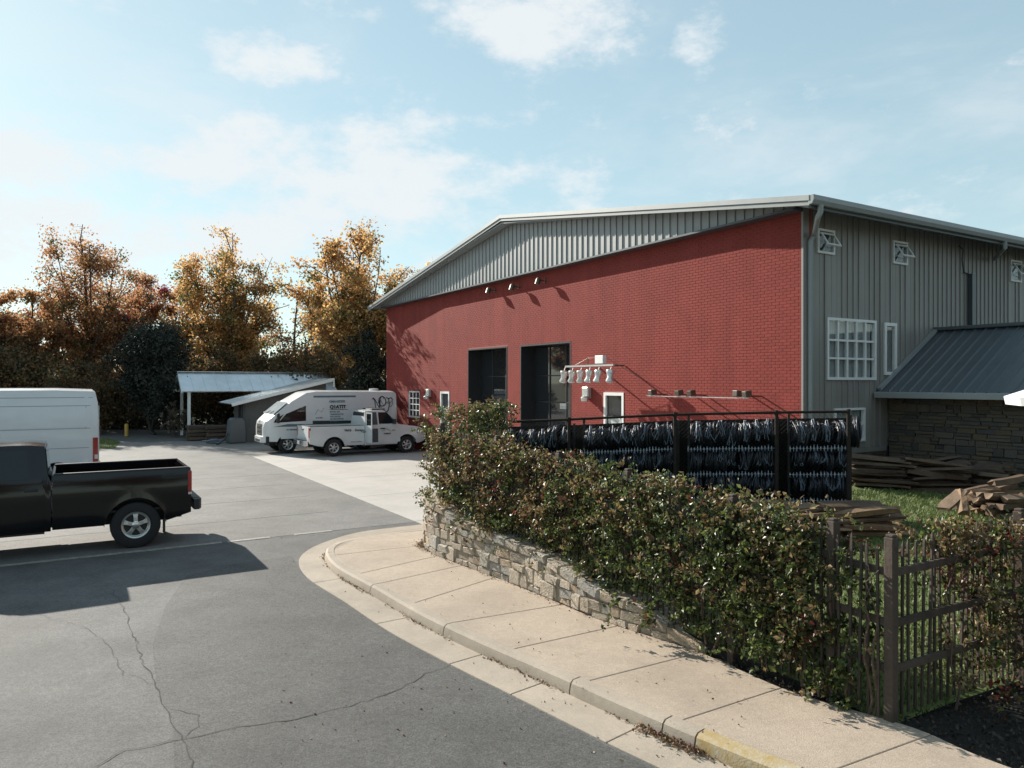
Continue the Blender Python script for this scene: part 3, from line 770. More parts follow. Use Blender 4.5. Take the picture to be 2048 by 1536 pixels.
for a,b,z0,z1 in cand:
    if (a,b,z0,z1) in nset: continue
    x = -.004+R.uniform(-.001,.001)
    V += [(x,a,z0),(.03,a,z0),(.03,b,z0),(x,b,z0),(x,a,z1),(.03,a,z1),(.03,b,z1),(x,b,z1)]
i = (np.arange(len(V)//8)*8)[:,None]
Fq = np.concatenate([i+np.array(f)[None,:] for f in ((0,4,7,3),(4,5,6,7),(0,3,2,1),(0,1,5,4),(3,7,6,2))])
o = link('brickwork', numpy_mesh('brickwork', np.array(V), Fq), m_brickm, WH); o['kind'] = 'stuff'
# other walls
def gz(y): return ZE+.08 + (ZR-ZE-.2)*(y/YR if y < YR else (YL-y)/(YL-YR))
mb = MB(); mb.box((.3,YL-.25,0),(30,YL,ZE)); mb.box((29.7,0,0),(30,YL,ZE)); mb.build('rear_wall', m_gray, WH)
GX = -.30; ZG0 = ZE-.06
MB().prism([(0,ZG0),(YL,ZG0),(YL,ZE),(YR,gz(YR)-.02),(0,ZE)], (GX+.08,.16), 'x').build('gable_backing', m_dtrim, WH)
# gable cladding panels
PW = .27; k = 0; y = .0
while y < YL-.02:
    b = min(y+PW, YL); za, zb = gz(y), gz(b); top = [(b,zb),(y,za)]
    if y < YR < b: top = [(b,zb),(YR,gz(YR)),(y,za)]
    mb = MB(); mb.prism([(y+.004,ZG0+.005),(b-.004,ZG0+.005)]+top, (GX+.04,GX+.075), 'x')
    mb.prism([(y+.004,ZG0+.01),(y+.04,ZG0+.01),(y+.04,gz(y+.04)-.005),(y+.004,gz(y+.004)-.005)], (GX+.012,GX+.039), 'x')
    mb.build('cladding_panel', m_gable, WH); y = b
box('drip_flashing', (GX-.02,-.02,ZG0-.05), (-.006,YL+.02,ZG0-.001), m_dtrim, WH)
# roof
OP, OQ = .70, .68                     # overhang past the red wall and past the side wall
zR, zE_ = ZR+.05, ZR+.05-(ZR-ZE+.02)*(YR+OQ)/YR
zE2 = zR-(ZR-ZE+.02)*(YL+OQ-YR)/(YL-YR)
def roofz(y): return zR + (zE_-zR)*(YR-y)/(YR+OQ) if y < YR else zR + (zE2-zR)*(y-YR)/(YL+OQ-YR)
mb = MB()
mb.prism([(-OQ,zE_),(YR,zR),(YL+OQ,zE2),(YL+OQ,zE2+.06),(YR,zR+.06),(-OQ,zE_+.06)], (-OP+.05,30.3), 'x'); mb.build('roof', m_roofed, WH)
y = -OQ+.3
while y < YL: # soffit-side seams are out of sight; roof ribs on top
    y += 30
mb = MB(); mb.prism([(-OQ-.01,zE_-.12),(YR,zR-.12),(YL+OQ+.01,zE2-.12),(YL+OQ+.01,zE2-.03),(YR,zR-.03),(-OQ-.01,zE_-.03)], (-OP,-OP+.045), 'x'); mb.build('rake_trim', m_gutter, WH)
mb = MB(); mb.prism([(-OQ-.02,zE_-.025),(YR,zR-.025),(YL+OQ+.02,zE2-.025),(YL+OQ+.02,zE2+.085),(YR,zR+.085),(-OQ-.02,zE_+.085)], (-OP-.03,-OP+.06), 'x'); mb.build('rake_cap', m_roofed, WH)
mb = MB(); mb.prism([(-OQ-.13,zE_-.02),(-OQ-.13,zE_+.075),(-OQ-.11,zE_+.085),(-OQ+.0,zE_+.085),(-OQ+.0,zE_-.10),(-OQ-.09,zE_-.10)], (-OP-.02,30.2), 'x'); mb.build('gutter', m_gutter, WH, bevel=.006)
box('eave_fascia', (-OP+.05,-OQ+.004,zE_-.16), (30.1,-OQ+.05,zE_-.004), m_dtrim, WH)
MB().prism([(-OQ+.05,zE_-.15),(0.,ZE-.02),(0.,ZE+.02),(-OQ+.05,zE_-.11)], (-OP+.05,30), 'x').build('soffit', m_gutter, WH)
MB().prism([(0,ZE+.10),(YR,zR-.16),(YL,ZE+.10),(YL,ZE+.06),(YR,zR-.20),(0,ZE+.06)], (-OP+.05,GX), 'x').build('rake_soffit', m_gutter, WH)
for u in (1680,1963):
    x, zz = gray(u,400,2.0); box('roof_vent', (x-.35,1.6,roofz(1.9)+.0), (x+.35,2.3,roofz(2)+.42), m_roofed, WH, bevel=.02)
# downpipe at the corner with its elbow and the second hanger
def pipe(u_el, u_dn, v_el, zb, name='downpipe', part=True):
    xe, _ = gray(u_el, v_el, -OQ-.05); xd, ze = gray(u_dn, v_el+50, -.08)
    mb = MB(); mb.tube([(xe,-OQ-.06,zE_-.09),(xe,-OQ-.06,zE_-.24),(xe-.02,-OQ-.02,zE_-.32),(xd+.05,-.14,zE_-.52),(xd,-.075,zE_-.66),(xd,-.075,zb)], .058, 10)
    return mb.build(name, m_gutter, WH, smooth=50)
pipe(1640,1621,415,.95)
mb = MB(); x_, z_ = gray(2005,480,-OQ); x2, z2 = gray(1985,500,-.05); mb.tube([(x_,-OQ-.06,zE_-.09),(x_,-OQ-.06,zE_-.26),(x2,-.1,zE_-.38)], .05, 8); mb.build('outlet_pipe', m_gutter, WH, smooth=50)
# side wall: corner trim and boards with openings
def rect_g(u0,u1,vt,vb):
    um = (u0+u1)/2; xa,_ = gray(u0,vt); xb,_ = gray(u1,vt); _,zt = gray(um,vt); _,zb = gray(um,vb); return xa,xb,zb,zt
sw = [rect_g(1634,1668,459,508), rect_g(1785,1814,483,529), rect_g(2020,2042,521,564)]
bw = rect_g(1653,1751,638,760); nw = rect_g(1768,1792,646,750); lw = rect_g(1668,1729,816,884)
AX0, AX1 = gray(1772,905)[0], 7.0                  # annex stone face and far side along the side wall
ZB = gray(1750,893)[1]
gops = [(a,b,c,d) for a,b,c,d in sw+[bw,nw,lw]]
box('corner_trim', (-.02,-.03,.5), (.17,.02,ZE), m_gray, WH)
cells = wall_cells(.17,30,ZB,ZE-.02,gops)
mb = MB()
for a,b,z0,z1 in cells: mb.box((a,.035,z0),(b,.25,z1))
mb.box((.17,.035,0),(30,.25,ZB-.001)); mb.build('side_backing', m_dtrim, WH)
x = .17; BW = .205
bc = {}
while x < 16:
    b = x+BW
    for a_, b2, z0, z1 in wall_cells(x+.005, b-.005, ZB, ZE-.02, [(max(o[0],x+.005),min(o[1],b-.005),o[2],o[3]) for o in gops if o[1] > x+.006 and o[0] < b-.006]):
        if b2-a_ < .01: continue
        if b2-a_ > BW-.02: 
            mb = MB().box((a_,.012,z0),(b2,.034,z1)); mb.box((b2-.035,-.012,z0),(b2-.002,.0119,z1))
        else: mb = MB().box((a_,.012,z0),(b2,.034,z1))
        mb.build('siding_board', m_gray, WH, fix=False)
    x = b
box('base_trim', (-.0,-.02,ZB-.11), (AX0,.034,ZB-.005), m_gray, WH)
for k in range(6): box('plinth_board', (0.,-.006*(k%2),.55+k*.155), (AX0-.01,.034,.55+k*.155+.148), m_logdark, WH)
# windows
def window(parent, plane, r, cols, rows, fw=.06, mw=.03, name='window', depth=.0, curtain=False, glass=None, transom=None, mat=None):
    """plane 'x': wall facing -x (a=y) ; plane 'y': wall facing -y (a=x)"""
    a0,a1,z0,z1 = r; mat = mat or m_white
    def B(mb, al,ah,zl,zh,dl,dh):
        return mb.box((dl,al,zl),(dh,ah,zh)) if plane == 'x' else mb.box((al,dl,zl),(ah,dh,zh))
    mb = MB(); d0, d1 = -.03+depth, .06+depth
    B(mb,a0,a1,z1-fw,z1,d0,d1); B(mb,a0,a1,z0,z0+fw,d0,d1); B(mb,a0,a0+fw,z0+fw,z1-fw,d0,d1); B(mb,a1-fw,a1,z0+fw,z1-fw,d0,d1)
    W = mb.build(name, mat, parent); 
    ia0,ia1,iz0,iz1 = a0+fw,a1-fw,z0+fw,z1-fw
    zs = [iz0+(iz1-iz0)*k/rows for k in range(rows+1)]
    if transom is not None: zs = transom
    As = [ia0+(ia1-ia0)*k/cols for k in range(cols+1)]
    for k in range(1,cols): B(mb2 := MB(), As[k]-mw/2,As[k]+mw/2,iz0,iz1,d0+.012,d1-.012); mb2.build('glazing_bar', mat, W)
    for k in range(1,len(zs)-1):
        for j in range(cols): 
            B(mb2 := MB(), As[j]+mw/2,As[j+1]-mw/2,zs[k]-mw/2,zs[k]+mw/2,d0+.014,d1-.014); mb2.build('glazing_bar', mat, W)
    for j in range(cols):
        for k in range(len(zs)-1):
            B(mb2 := MB(), As[j]+mw/2,As[j+1]-mw/2,zs[k]+mw/2,zs[k+1]-mw/2,d0+.04,d0+.046); mb2.build('pane', glass or m_glass, W)
    if curtain:
        n = 60; vs = []; fs = []
        for i in range(n+1):
            a = ia0+(ia1-ia0)*i/n; dd = .085+depth+.016*math.sin(i*1.7)+.008*math.sin(i*.6)
            for zz in (iz0,iz1): vs.append((dd,a,zz) if plane=='x' else (a,dd,zz))
            if i: fs.append((2*i-2,2*i-1,2*i+1,2*i))
        MB().add(vs,fs).build('curtain', m_curtain, W, smooth=80)
    return W
def room(parent, r, d=.9):
    a0,a1,z0,z1 = r; mb = MB(); mb.box((a0-.02,d,z0-.02),(a1+.02,d+.02,z1+.02)); mb.build('room_back', m_inside, parent)
W_ = window(WH,'y',bw,5,3,.06,.045,curtain=True, transom=[bw[2]+.06, bw[2]+.06+(bw[3]-bw[2]-.12)*.335, bw[2]+.06+(bw[3]-bw[2]-.12)*.655, bw[3]-.06]); W_['label'] = 'large white window of fifteen panes with curtains'
W_ = window(WH,'y',lw,2,2,.05,.035,curtain=True); W_['label'] = 'low white window half hidden by the coil racks'
W_ = window(WH,'y',nw,1,1,.075,.03,curtain=True); W_['label'] = 'tall narrow white window above the annex roof'
for k, r in enumerate(sw):
    a0,a1,z0,z1 = r; W_ = window(WH,'y',r,1,1,.05,.03); room(W_, r, .24); W_['label'] = ['top-hung window beside the downpipe','middle top-hung window under the eave','far top-hung window under the eave'][k]
    zt = z1-.09; hgt = (z1-z0)*.66; ang = math.radians(32); sb = bpy.data.objects.new('sash', None)
    mb = MB(); fw = .045; A0, A1 = a0+.06, a1-.06; H = hgt
    mb.box((A0,-.012,-fw),(A1,.012,0)); mb.box((A0,-.012,-H),(A1,.012,-H+fw)); mb.box((A0,-.012,-H+fw),(A0+fw,.012,-fw)); mb.box((A1-fw,-.012,-H+fw),(A1,.012,-fw))
    s_ = mb.build('sash', m_white, W_); s_.location = (0,-.045,zt); s_.rotation_euler = (-ang,0,0)
    g_ = box('pane', (A0+fw,-.003,-H+fw), (A1-fw,.003,-fw), m_glass, W_); g_.location = s_.location; g_.rotation_euler = s_.rotation_euler
    for xx in (A0+.01, A1-.01): MB().beam((xx,-.02,z0+.16),(xx,-.045-math.sin(ang)*H*.75,zt-math.cos(ang)*H*.75),.012,.012).build('stay', m_white, W_)
# conduit and cable on the side wall
x0_, zt_ = gray(1939,549); _, zb_ = gray(1939,660)
box('conduit', (x0_-.09,-.12,zb_), (x0_+.09,-.013,zt_), m_dtrim, WH)
pts = [gray(1938,549),(gray(1925,545)),(gray(1922,520)),(gray(1924,500)),(gray(1916,492))]
MB().tube([(a,-.03,b) for a,b in pts], .018, 6).build('cable', m_dtrim, WH, smooth=60)
# window and doors of the red wall
W_ = window(WH,'x',(w1[0],w1[1],w1[2],w1[3]),3,4,.06,.03,depth=.04,glass=m_dglass); W_['label'] = 'white multi-pane window beside the parked vans'
box('lintel', (-.012,w1[0]-.08,w1[3]+.004), (.02,w1[1]+.08,w1[3]+.07), m_brick, WH); box('sill', (-.05,w1[0]-.06,w1[2]-.06), (.02,w1[1]+.06,w1[2]-.004), m_brick, WH)
m_poster = pbr('door_poster', (.50,.58,.63), .5, .35, 7, c2=(.62,.60,.55)); m_poster2 = pbr('poster_brown', (.30,.22,.13), .6, .4, 12)
for k, d in enumerate((d1,d2)):
    y0,y1,zb,zt = d; fw = .09
    mb = MB(); mb.box((-.02,y0,zt-fw),(.12,y1,zt)); mb.box((-.02,y0,0),(.12,y0+fw,zt-fw)); mb.box((-.02,y1-fw,0),(.12,y1,zt-fw))
    D = mb.build('door', m_white, WH); D['label'] = ['narrow white-framed door near the parked vans','white-framed glass door with a fish-shaped poster'][k]
    box('leaf', (.045,y0+fw+.003,0), (.07,y1-fw-.003,zt-fw-.003), m_dglass, D)
    w_ = y1-y0-2*fw; c = y0+fw
    pl = [(0,.30),(.05,.42),(.30,.45),(.62,.40),(.95,.34),(1,.20),(.98,-.10),(.82,-.45),(.45,-.42),(.20,-.25),(.08,-.05),(.02,.15)]
    # poster outline seen on the glass
    MB().prism([(c+w_*(.12+.8*(1-a)), zt-.95+b*.6) for a,b in pl], (.036,.041), 'x').build('poster', m_poster, D)
    MB().prism([(c+w_*(1-.62+.16*math.cos(t)), zt-1.02+.10*math.sin(t)) for t in [i*math.pi/5 for i in range(10)]], (.031,.0355), 'x').build('poster_mark', m_poster2, D)
    box('handle', (-.02,y0+fw+.03 if k else y0+fw+.02,1.1), (.03,y0+fw+.06,1.3), m_silver, D)
# sectional glazed doors in deep openings
for k, (y0,y1,zb,zt) in enumerate((g1,g2)):
    D = empty('garage_door', (0,0,0), 0, WH); D['label'] = ['dark glazed garage door nearer the vans','dark glazed garage door beside the floodlight bar'][k]
    dp = .62
    mb = MB(); mb.box((-.01,y1-.0,0),(.0,y1+.05,zt+.05)); 
    box('jamb', (-.012,y1-.05,0), (dp,y1-.001,zt-.051), m_black, D); box('jamb', (-.012,y0+.001,0), (dp,y0+.05,zt-.051), m_black, D)
    box('head', (-.012,y0+.001,zt-.05), (dp,y1-.001,zt-.001), m_black, D)
    ia, ib = y0+.06, y1-.06; nC = 3; rows_ = [0,.55,1.45,2.35,3.25,zt-.06]
    for i in range(nC):
        for j in range(5):
            a, b = ia+(ib-ia)*i/nC, ia+(ib-ia)*(i+1)/nC; zl, zh = rows_[j], rows_[j+1]
            if zh <= zl: continue
            box('pane', (dp-.06+.001*i,a+.02,zl+.02), (dp-.05+.001*i,b-.02,zh-.02), m_dglass, D)
    for i in range(nC+1): 
        a = ia+(ib-ia)*i/nC; box('mullion', (dp-.085,a-.02,0), (dp-.045,a+.02,zt-.06), m_black, D)
    for j in range(5): box('rail', (dp-.08,ia,rows_[j]-.02), (dp-.047,ib,rows_[j]+.02), m_black, D)
    box('door_back', (dp,y0,0), (dp+.02,y1,zt), m_inside, D)
    if k == 1:
        ys_, zs_ = red(1127,812,dp-.07); box('notice', (dp-.075,ys_-.2,zs_-.10), (dp-.07,ys_+.2,zs_+.10), m_poster, D); box('notice_band', (dp-.081,ys_-.18,zs_-.0), (dp-.0755,ys_+.18,zs_+.08), m_amber, D)
# expansion joints in the brick wall
for u in ():
    y_, _ = red(u,600); box('control_joint', (-.009,y_-.006,.0), (.002,y_+.006,ZE-.1), m_mortar, WH)

# ------------------------------------------------------------------ lights on the red wall
def wl(x, y, z): p = loc2(x,y); return (p.x,p.y,z)
for k, (u,v) in enumerate(((974,580),(1021,573),(1073,561))):
    y, z = red(u,v,-.35); rt = empty('wall_spotlight', wl(0,y,z), RZ); tag(rt, ['bronze spotlight high on brick nearest the vans','middle bronze spotlight of three below the gable','bronze spotlight highest up toward the building corner'][k], 'spotlight', 'spotlights high on the red wall')
    MB().lathe([(.06,-.0),(.06,.04)],12,'x',(-.04,0,0)).build('wall_plate', m_bronze, rt)
    MB().tube([(-.03,0,0),(-.28,0,.02)], .025, 8).build('arm', m_bronze, rt)
    o = MB().lathe([(.0,-.02),(.085,0),(.085,.18),(.07,.22),(.03,.24)],14,'z').build('lamp_head', m_bronze, rt, smooth=40); o.location = (-.33,0,-.13); o.rotation_euler = (0,.35,0)
for k, (u,v) in enumerate(((852,786),(1167,785))):
    y, z = red(u,v,-.2); rt = empty('security_light', wl(0,y,z), RZ); tag(rt, ['dented silver security light beside the narrow door','silver security light between garage door and poster door'][k], 'wall light', 'silver security lights')
    MB().box((-.16,-.15,-.17),(-.004,.15,.17)).build('housing', m_silver, rt, bevel=.03)
    MB().lathe([(.0,-.14),(.10,-.10),(.125,0),(.09,.04),(.05,.06)],14,'z',(-.22,-.09,-.16)).build('lens', m_silver, rt, smooth=40)
    MB().lathe([(.03,0),(.03,.05)],8,'z',(-.09,0,.16)).build('sensor', m_silver, rt)
# floodlight bar with six lamps
ya, za = red(1132,735,-.75); yb, zb = red(1228,728,-.75); yc = (ya+yb)/2; zc = (za+zb)/2
rt = empty('floodlight_bar', wl(0,yc,zc), RZ); tag(rt, 'long bar of six silver floodlights above the poster door', 'light bar')
hl = (ya-yb)/2
MB().beam((-.75,-hl,0),(-.75,hl,0),.07,.05).build('bar', m_silver, rt)
for s_ in (-.6,.5): MB().tube([(-.75,hl*s_,0),(-.02,hl*s_,.0)], .025, 6).build('bracket', m_bronze, rt)
MB().tube([(-.75,hl*.05,0),(-.75,hl*.05,.22)], .02, 6).build('mast', m_bronze, rt)
MB().tube([(-.72,hl*.6,.04),(-.74,hl*.05,.22),(-.6,-hl*.5,.24),(-.02,-hl*1.2,-.35)], .008, 5).build('wire', m_bronze, rt, smooth=60)
box('white_box', (-.80,-hl*.62,.05), (-.66,-hl*.30,.28), m_white, rt, bevel=.01)
for k in range(6):
    yk = hl*1.02 - k*(2*hl*.98)/5.35 - (.12 if k == 5 else 0)
    o = MB().lathe([(.0,-.22),(.10,-.21),(.115,-.17),(.075,-.08),(.10,.03),(.125,.09),(.11,.13),(.05,.15)],14,'z').build('lamp', m_silver, rt, smooth=50)
    o.location = (-.75-.06,yk,-.27); o.rotation_euler = (R.uniform(.0,.3),R.uniform(-.2,.1),R.uniform(0,3))
    MB().tube([(-.75,yk,-.02),(-.8,yk,-.16)], .015, 6).build('hanger', m_bronze, rt)
# sign lamps on a thin rail
ya, za = red(1295,792,-.5); yb, zb = red(1498,796,-.5); yc = (ya+yb)/2
rt = empty('sign_light_rail', wl(0,yc,za), RZ); tag(rt, 'thin metal rail with small box lamps low on the red wall', 'light rail')
h2 = (ya-yb)/2
MB().beam((-.5,-h2,0),(-.5,h2,0),.03,.02).build('rail', m_silver, rt)
for a_,b_ in ((1.0,.80),(.36,.14),(-.86,-1.0)): MB().beam((-.5,a_*h2,.012),(-.5,b_*h2,.012),.09,.022).build('tray', m_silver, rt)
for q in (.88,.30,.05,-.80,-.97):
    y_ = q*h2; o = MB().box((-.09,-.07,.0),(.09,.07,.14)).build('lamp', m_bronze, rt, bevel=.015); o.location = (-.5,y_,.03); o.rotation_euler = (0,R.uniform(-.25,.1),R.uniform(-.2,.2))
    MB().tube([(-.42,y_,.05),(-.01,y_,.03)], .018, 6).build('arm', m_bronze, rt)

# ------------------------------------------------------------------ stone annex with metal roof
AN = empty('stone_annex', (CX.x,CX.y,0), RZ); tag(AN, 'low stone annex with a dark ribbed metal roof against the side wall', 'annex')
ZG, ZRG = 2.80, gray(1872,662)[1]; XE, XR = gray(1757,782)[0]-.02, gray(1872,660)[0]
YN = -9.0
box('stone_backing', (AX0+.09,YN,.2), (AX0+.4,-.03,ZG+.1), m_joint, AN)
SA = [stone_mesh('wall_stone', 40+i, .035, .08) for i in range(6)]
for m_ in SA: m_.materials.append(m_mstone)
z = .35; n_s = 0
while z < ZG-.05:
    h = R.choice((.07,.09,.11,.14,.18)); y = -.03
    h = min(h, ZG+.02-z)
    while y > -4.6:
        ln = R.uniform(.13,.45)
        sub = 2 if h > .13 and R.random() < .5 else 1
        for q in range(sub):
            o = bpy.data.objects.new('wall_stone', R.choice(SA)); COL.objects.link(o); o.parent = AN
            o.location = (AX0+.09+R.uniform(-.025,.02), y-ln/2, z+h/sub*(q+.5)); o.rotation_euler = (R.uniform(-.06,.06),0,math.pi/2 if R.random()<.5 else -math.pi/2); o.scale = (ln-.012,.10,h/sub-.01); n_s += 1
        y -= ln
    z += h
sl = (ZRG-ZG)/(XR-XE)
def rz_(x): return ZG+(x-XE)*sl
MB().prism([(XE,ZG-.03),(XR,ZRG-.03),(XR+3.2,ZRG-.03-3.2*sl),(XR+3.2,ZRG+.01-3.2*sl),(XR,ZRG+.0),(XE,ZG+.0)], (YN-.3,-.02), 'y').build('roof_deck', m_dtrim, AN)
pw = .235; y = -.02; mp_ = None
while y > YN-.2:
    o = None
    if mp_ is None:
        mb = MB(); L2 = math.hypot(XR-XE,ZRG-ZG)+.05
        mb.box((0,-pw+.004,0),(L2,0,.012)); mb.prism([(-.03,.012),(-.012,.045),(.012,.045),(.03,.012)][::-1],(0,L2),'x',(0,-.035,0))
        mp_ = mb.mesh('roof_panel'); mp_.materials.append(m_annexroof)
    o = bpy.data.objects.new('roof_panel', mp_); COL.objects.link(o); o.parent = AN; o.location = (XE-.04,y,ZG-.022); o.rotation_euler = (0,-math.atan(sl),0); y -= pw
MB().prism([(-.02,0),(-.02,.13),(-.005,.14),(.16,.14),(.16,0)], (YN-.3,-.03), 'y', (XE-.20,0,ZG-.145)).build('gutter', m_gutter, AN, bevel=.01)
MB().beam((XR,YN-.3,ZRG+.04),(XR,-.02,ZRG+.04),.32,.09).build('ridge_cap', m_annexroof, AN, bevel=.02)
MB().beam((XE-.05,-.06,ZG+.06),(XR,-.06,ZRG+.09),.10,.06).build('step_flashing', m_gutter, AN)
box('annex_rear', (XR+3.0,YN,.2), (XR+3.2,-.03,ZRG-3*sl-.1), m_mstone, AN)
box('annex_end', (AX0+.4,YN,.2), (XR+3.0,YN+.2,ZG-.1), m_mstone, AN)
# white parasol at the frame's edge
pp = at(2218,800,9.2); PZ = yz(pp.x,pp.y)
rt = empty('garden_parasol', (pp.x,pp.y,PZ)); tag(rt, 'white canvas parasol whose tip shows beside the annex eave', 'parasol')
MB().tube([(0,0,0),(0,0,2.75)], .025, 10).build('pole', m_postw, rt)
zt_ = 3.25-PZ; rr = 1.12; vs = [(0,0,zt_)]; fs = []
a0_ = math.pi
for k in range(8): vs.append((rr*math.cos(a0_+k*math.pi/4), rr*math.sin(a0_+k*math.pi/4), CAMZ-(795-V0)/F*9.2-PZ))
for k in range(8): vs.append((rr*.98*math.cos(a0_+k*math.pi/4), rr*.98*math.sin(a0_+k*math.pi/4), CAMZ-(812-V0)/F*9.2-PZ))
for k in range(8): fs += [(0,1+k,1+(k+1)%8), (1+k,9+k,9+(k+1)%8,1+(k+1)%8)]
o = MB().add(vs,fs).build('canopy', m_white, rt); m = o.modifiers.new('thick','SOLIDIFY'); m.thickness = .008
MB().lathe([(.3,0),(.3,.07),(.05,.1)],16,'z').build('base', m_dtrim, rt)
# ------------------------------------------------------------------ vehicles
def grid_body(name, xs, lo, hi, hw, mat, parent, n=12, crown=.02, bevel=.035, smooth=35):
    vs = []; fs = []; T = [-1,-.8,-.4,0,.4,.8,1]; nx = len(xs); nt_ = len(T)
    side = {}
    for i, x in enumerate(xs):
        a, b = lo(x), hi(x)
        for k in range(n+1):
            z = a+(b-a)*k/n
            for sgn in (1,-1): side[i,k,sgn] = len(vs); vs.append((x, sgn*hw(x,z), z))
        for k, zz in ((0,a),(n,b)):
            for t in T[1:-1]:
                side[i,k,t] = len(vs); vs.append((x, t*hw(x,zz), zz+(crown*(1-t*t) if k else 0)))
    for i in range(nx-1):
        for k in range(n):
            for sgn in (1,-1): fs.append((side[i,k,sgn],side[i+1,k,sgn],side[i+1,k+1,sgn],side[i,k+1,sgn]))
        for k in (0,n):
            for a,b in zip(T,T[1:]): fs.append((side[i,k,a],side[i+1,k,a],side[i+1,k,b],side[i,k,b]))
    for i in (0,nx-1):
        fs.append(tuple([side[i,k,-1] for k in range(n+1)] + [side[i,n,t] for t in T[1:-1]] + [side[i,k,1] for k in range(n,-1,-1)] + [side[i,0,t] for t in reversed(T[1:-1])]))
    return MB().add(vs,fs).build(name, mat, parent, smooth=smooth, bevel=bevel)
def patch(name, q, hw, off, side, mat, parent, n=8, m=5, th=.02, smooth=40):
    """bilinear quad of (x,z) corners laid on the body's side"""
    vs = []; fs = []
    def P(u, v):
        a = [q[0][i]*(1-u)+q[1][i]*u for i in (0,1)]; b = [q[3][i]*(1-u)+q[2][i]*u for i in (0,1)]
        return a[0]*(1-v)+b[0]*v, a[1]*(1-v)+b[1]*v
    for L in (0,1):
        for j in range(m+1):
            for i in range(n+1):
                x, z = P(i/n, j/m); vs.append((x, side*(hw(x,z)+off-(th if L else 0)), z))
    I = lambda i,j,L: L*(n+1)*(m+1)+j*(n+1)+i
    for j in range(m):
        for i in range(n): fs.append((I(i,j,0),I(i+1,j,0),I(i+1,j+1,0),I(i,j+1,0)))
    for i in range(n): fs += [(I(i,0,0),I(i+1,0,0),I(i+1,0,1),I(i,0,1)),(I(i,m,0),I(i+1,m,0),I(i+1,m,1),I(i,m,1))]
    for j in range(m): fs += [(I(0,j,0),I(0,j+1,0),I(0,j+1,1),I(0,j,1)),(I(n,j,0),I(n,j+1,0),I(n,j+1,1),I(n,j,1))]
    return MB().add(vs,fs).build(name, mat, parent, smooth=smooth)
def slabq(name, P, th, mat, parent, bevel=0):
    P = [Vector(p) for p in P]; nrm = (P[1]-P[0]).cross(P[2]-P[0]).normalized()*th; n = len(P)
    return MB().add([*P,*[p+nrm for p in P]], [tuple(range(n)),tuple(range(n,2*n))]+[(i,(i+1)%n,n+(i+1)%n,n+i) for i in range(n)]).build(name, mat, parent, bevel=bevel)
def wheel(parent, x, y, r, wd, side, style, rimr=None, steel=False):
    W = empty('wheel', (x,y,r), 0, parent); rr = rimr or r*.56
    h = wd/2
    MB().lathe([(rr,-h*.8),(rr+.02,-h),(r*.86,-h*1.02),(r*.97,-h*.85),(r,-h*.6),(r,h*.6),(r*.97,h*.85),(r*.86,h*1.02),(rr+.02,h),(rr,h*.8)],32,'y',cap=False).build('tyre', m_tyre, W, smooth=35)
    s = side
    mb = MB(); prof = [(rr*1.0,s*h*.80),(rr*.97,s*h*.92),(rr*.86,s*h*.84),(rr*.84,s*h*.45),(rr*.80,s*h*.40)]
    mb.lathe(prof,32,'y',cap=False); rim = mb.build('rim', m_rim, W, smooth=35)
    MB().lathe([(rr*.99,s*h*.30),(.01,s*h*.30)],24,'y',cap=False).build('dark_backing_disc', m_black, W)  # black disc painted in as the dark openings between spokes
    nsp = 5 if style == 'five' else 6
    for k in range(nsp):
        a = 2*math.pi*k/nsp+.3; c, q = math.cos(a), math.sin(a); mb = MB()
        w0, w1 = (rr*.15, rr*.21) if style == 'five' else (rr*.13, rr*.18)
        pts = []
        for (d,wq,yy) in ((rr*.12,w0,h*.80),(rr*.55,w0*.92,h*.78),(rr*.90,w1,h*.62)):
            for sg in (-1,1): pts.append((c*d-sg*q*wq, s*yy, q*d+sg*c*wq))
        vs = pts+[(a_,b_-s*.04,c_) for a_,b_,c_ in pts]
        mb.add(vs,[(0,1,3,2),(2,3,5,4),(6,7,9,8),(8,9,11,10),(0,2,8,6),(2,4,10,8),(1,3,9,7),(3,5,11,9),(0,1,7,6),(4,5,11,10)]); mb.build('spoke', m_rim, W, bevel=.008)
    MB().lathe([(rr*.30,s*h*.72),(rr*.28,s*h*.9),(rr*.16,s*h*.98),(.005,s*h*.98)],20,'y').build('hub', m_chrome if style=='five' else m_rim, W, smooth=40)
    return W
def lin(x, pts):
    if x <= pts[0][0]: return pts[0][1]
    for (a,b),(c,d) in zip(pts,pts[1:]):
        if x <= c: return b+(d-b)*(x-a)/(c-a)
    return pts[-1][1]
def stations(a, b, extra=(), step=.16):
    xs = set([round(a+(b-a)*i/max(1,int((b-a)/step)),4) for i in range(max(1,int((b-a)/step))+1)]); xs |= {round(e,4) for e in extra if a < e < b}
    return sorted(xs)
def arch_lo(base, centres, ra, zc):
    def f(x):
        z = base(x) if callable(base) else base
        for c in centres:
            if abs(x-c) < ra: z = max(z, zc+math.sqrt(max(0,ra*ra-(x-c)**2)))
        return z
    return f
def arch_x(c, ra): return [c+ra*math.cos(math.pi*i/16)*.9999 for i in range(17)] + [c-ra-.001, c+ra+.001]
def text(body, size, mat, parent, loc, X, Y, name='lettering', bold=.0, sx=1.0, shear=0.):
    cu = bpy.data.curves.new('t','FONT'); cu.body = body; cu.size = size; cu.extrude = .002; cu.offset = bold; cu.shear = shear
    ob = bpy.data.objects.new('t', cu); COL.objects.link(ob)
    me = bpy.data.meshes.new_from_object(ob.evaluated_get(bpy.context.evaluated_depsgraph_get())); bpy.data.objects.remove(ob)
    me.materials.clear(); o = link(name, me, mat, parent)
    X = Vector(X); Y = Vector(Y); Z = X.cross(Y)
    o.matrix_local = Matrix.Translation(Vector(loc)) @ Matrix((X*sx,Y,Z)).transposed().to_4x4(); return o

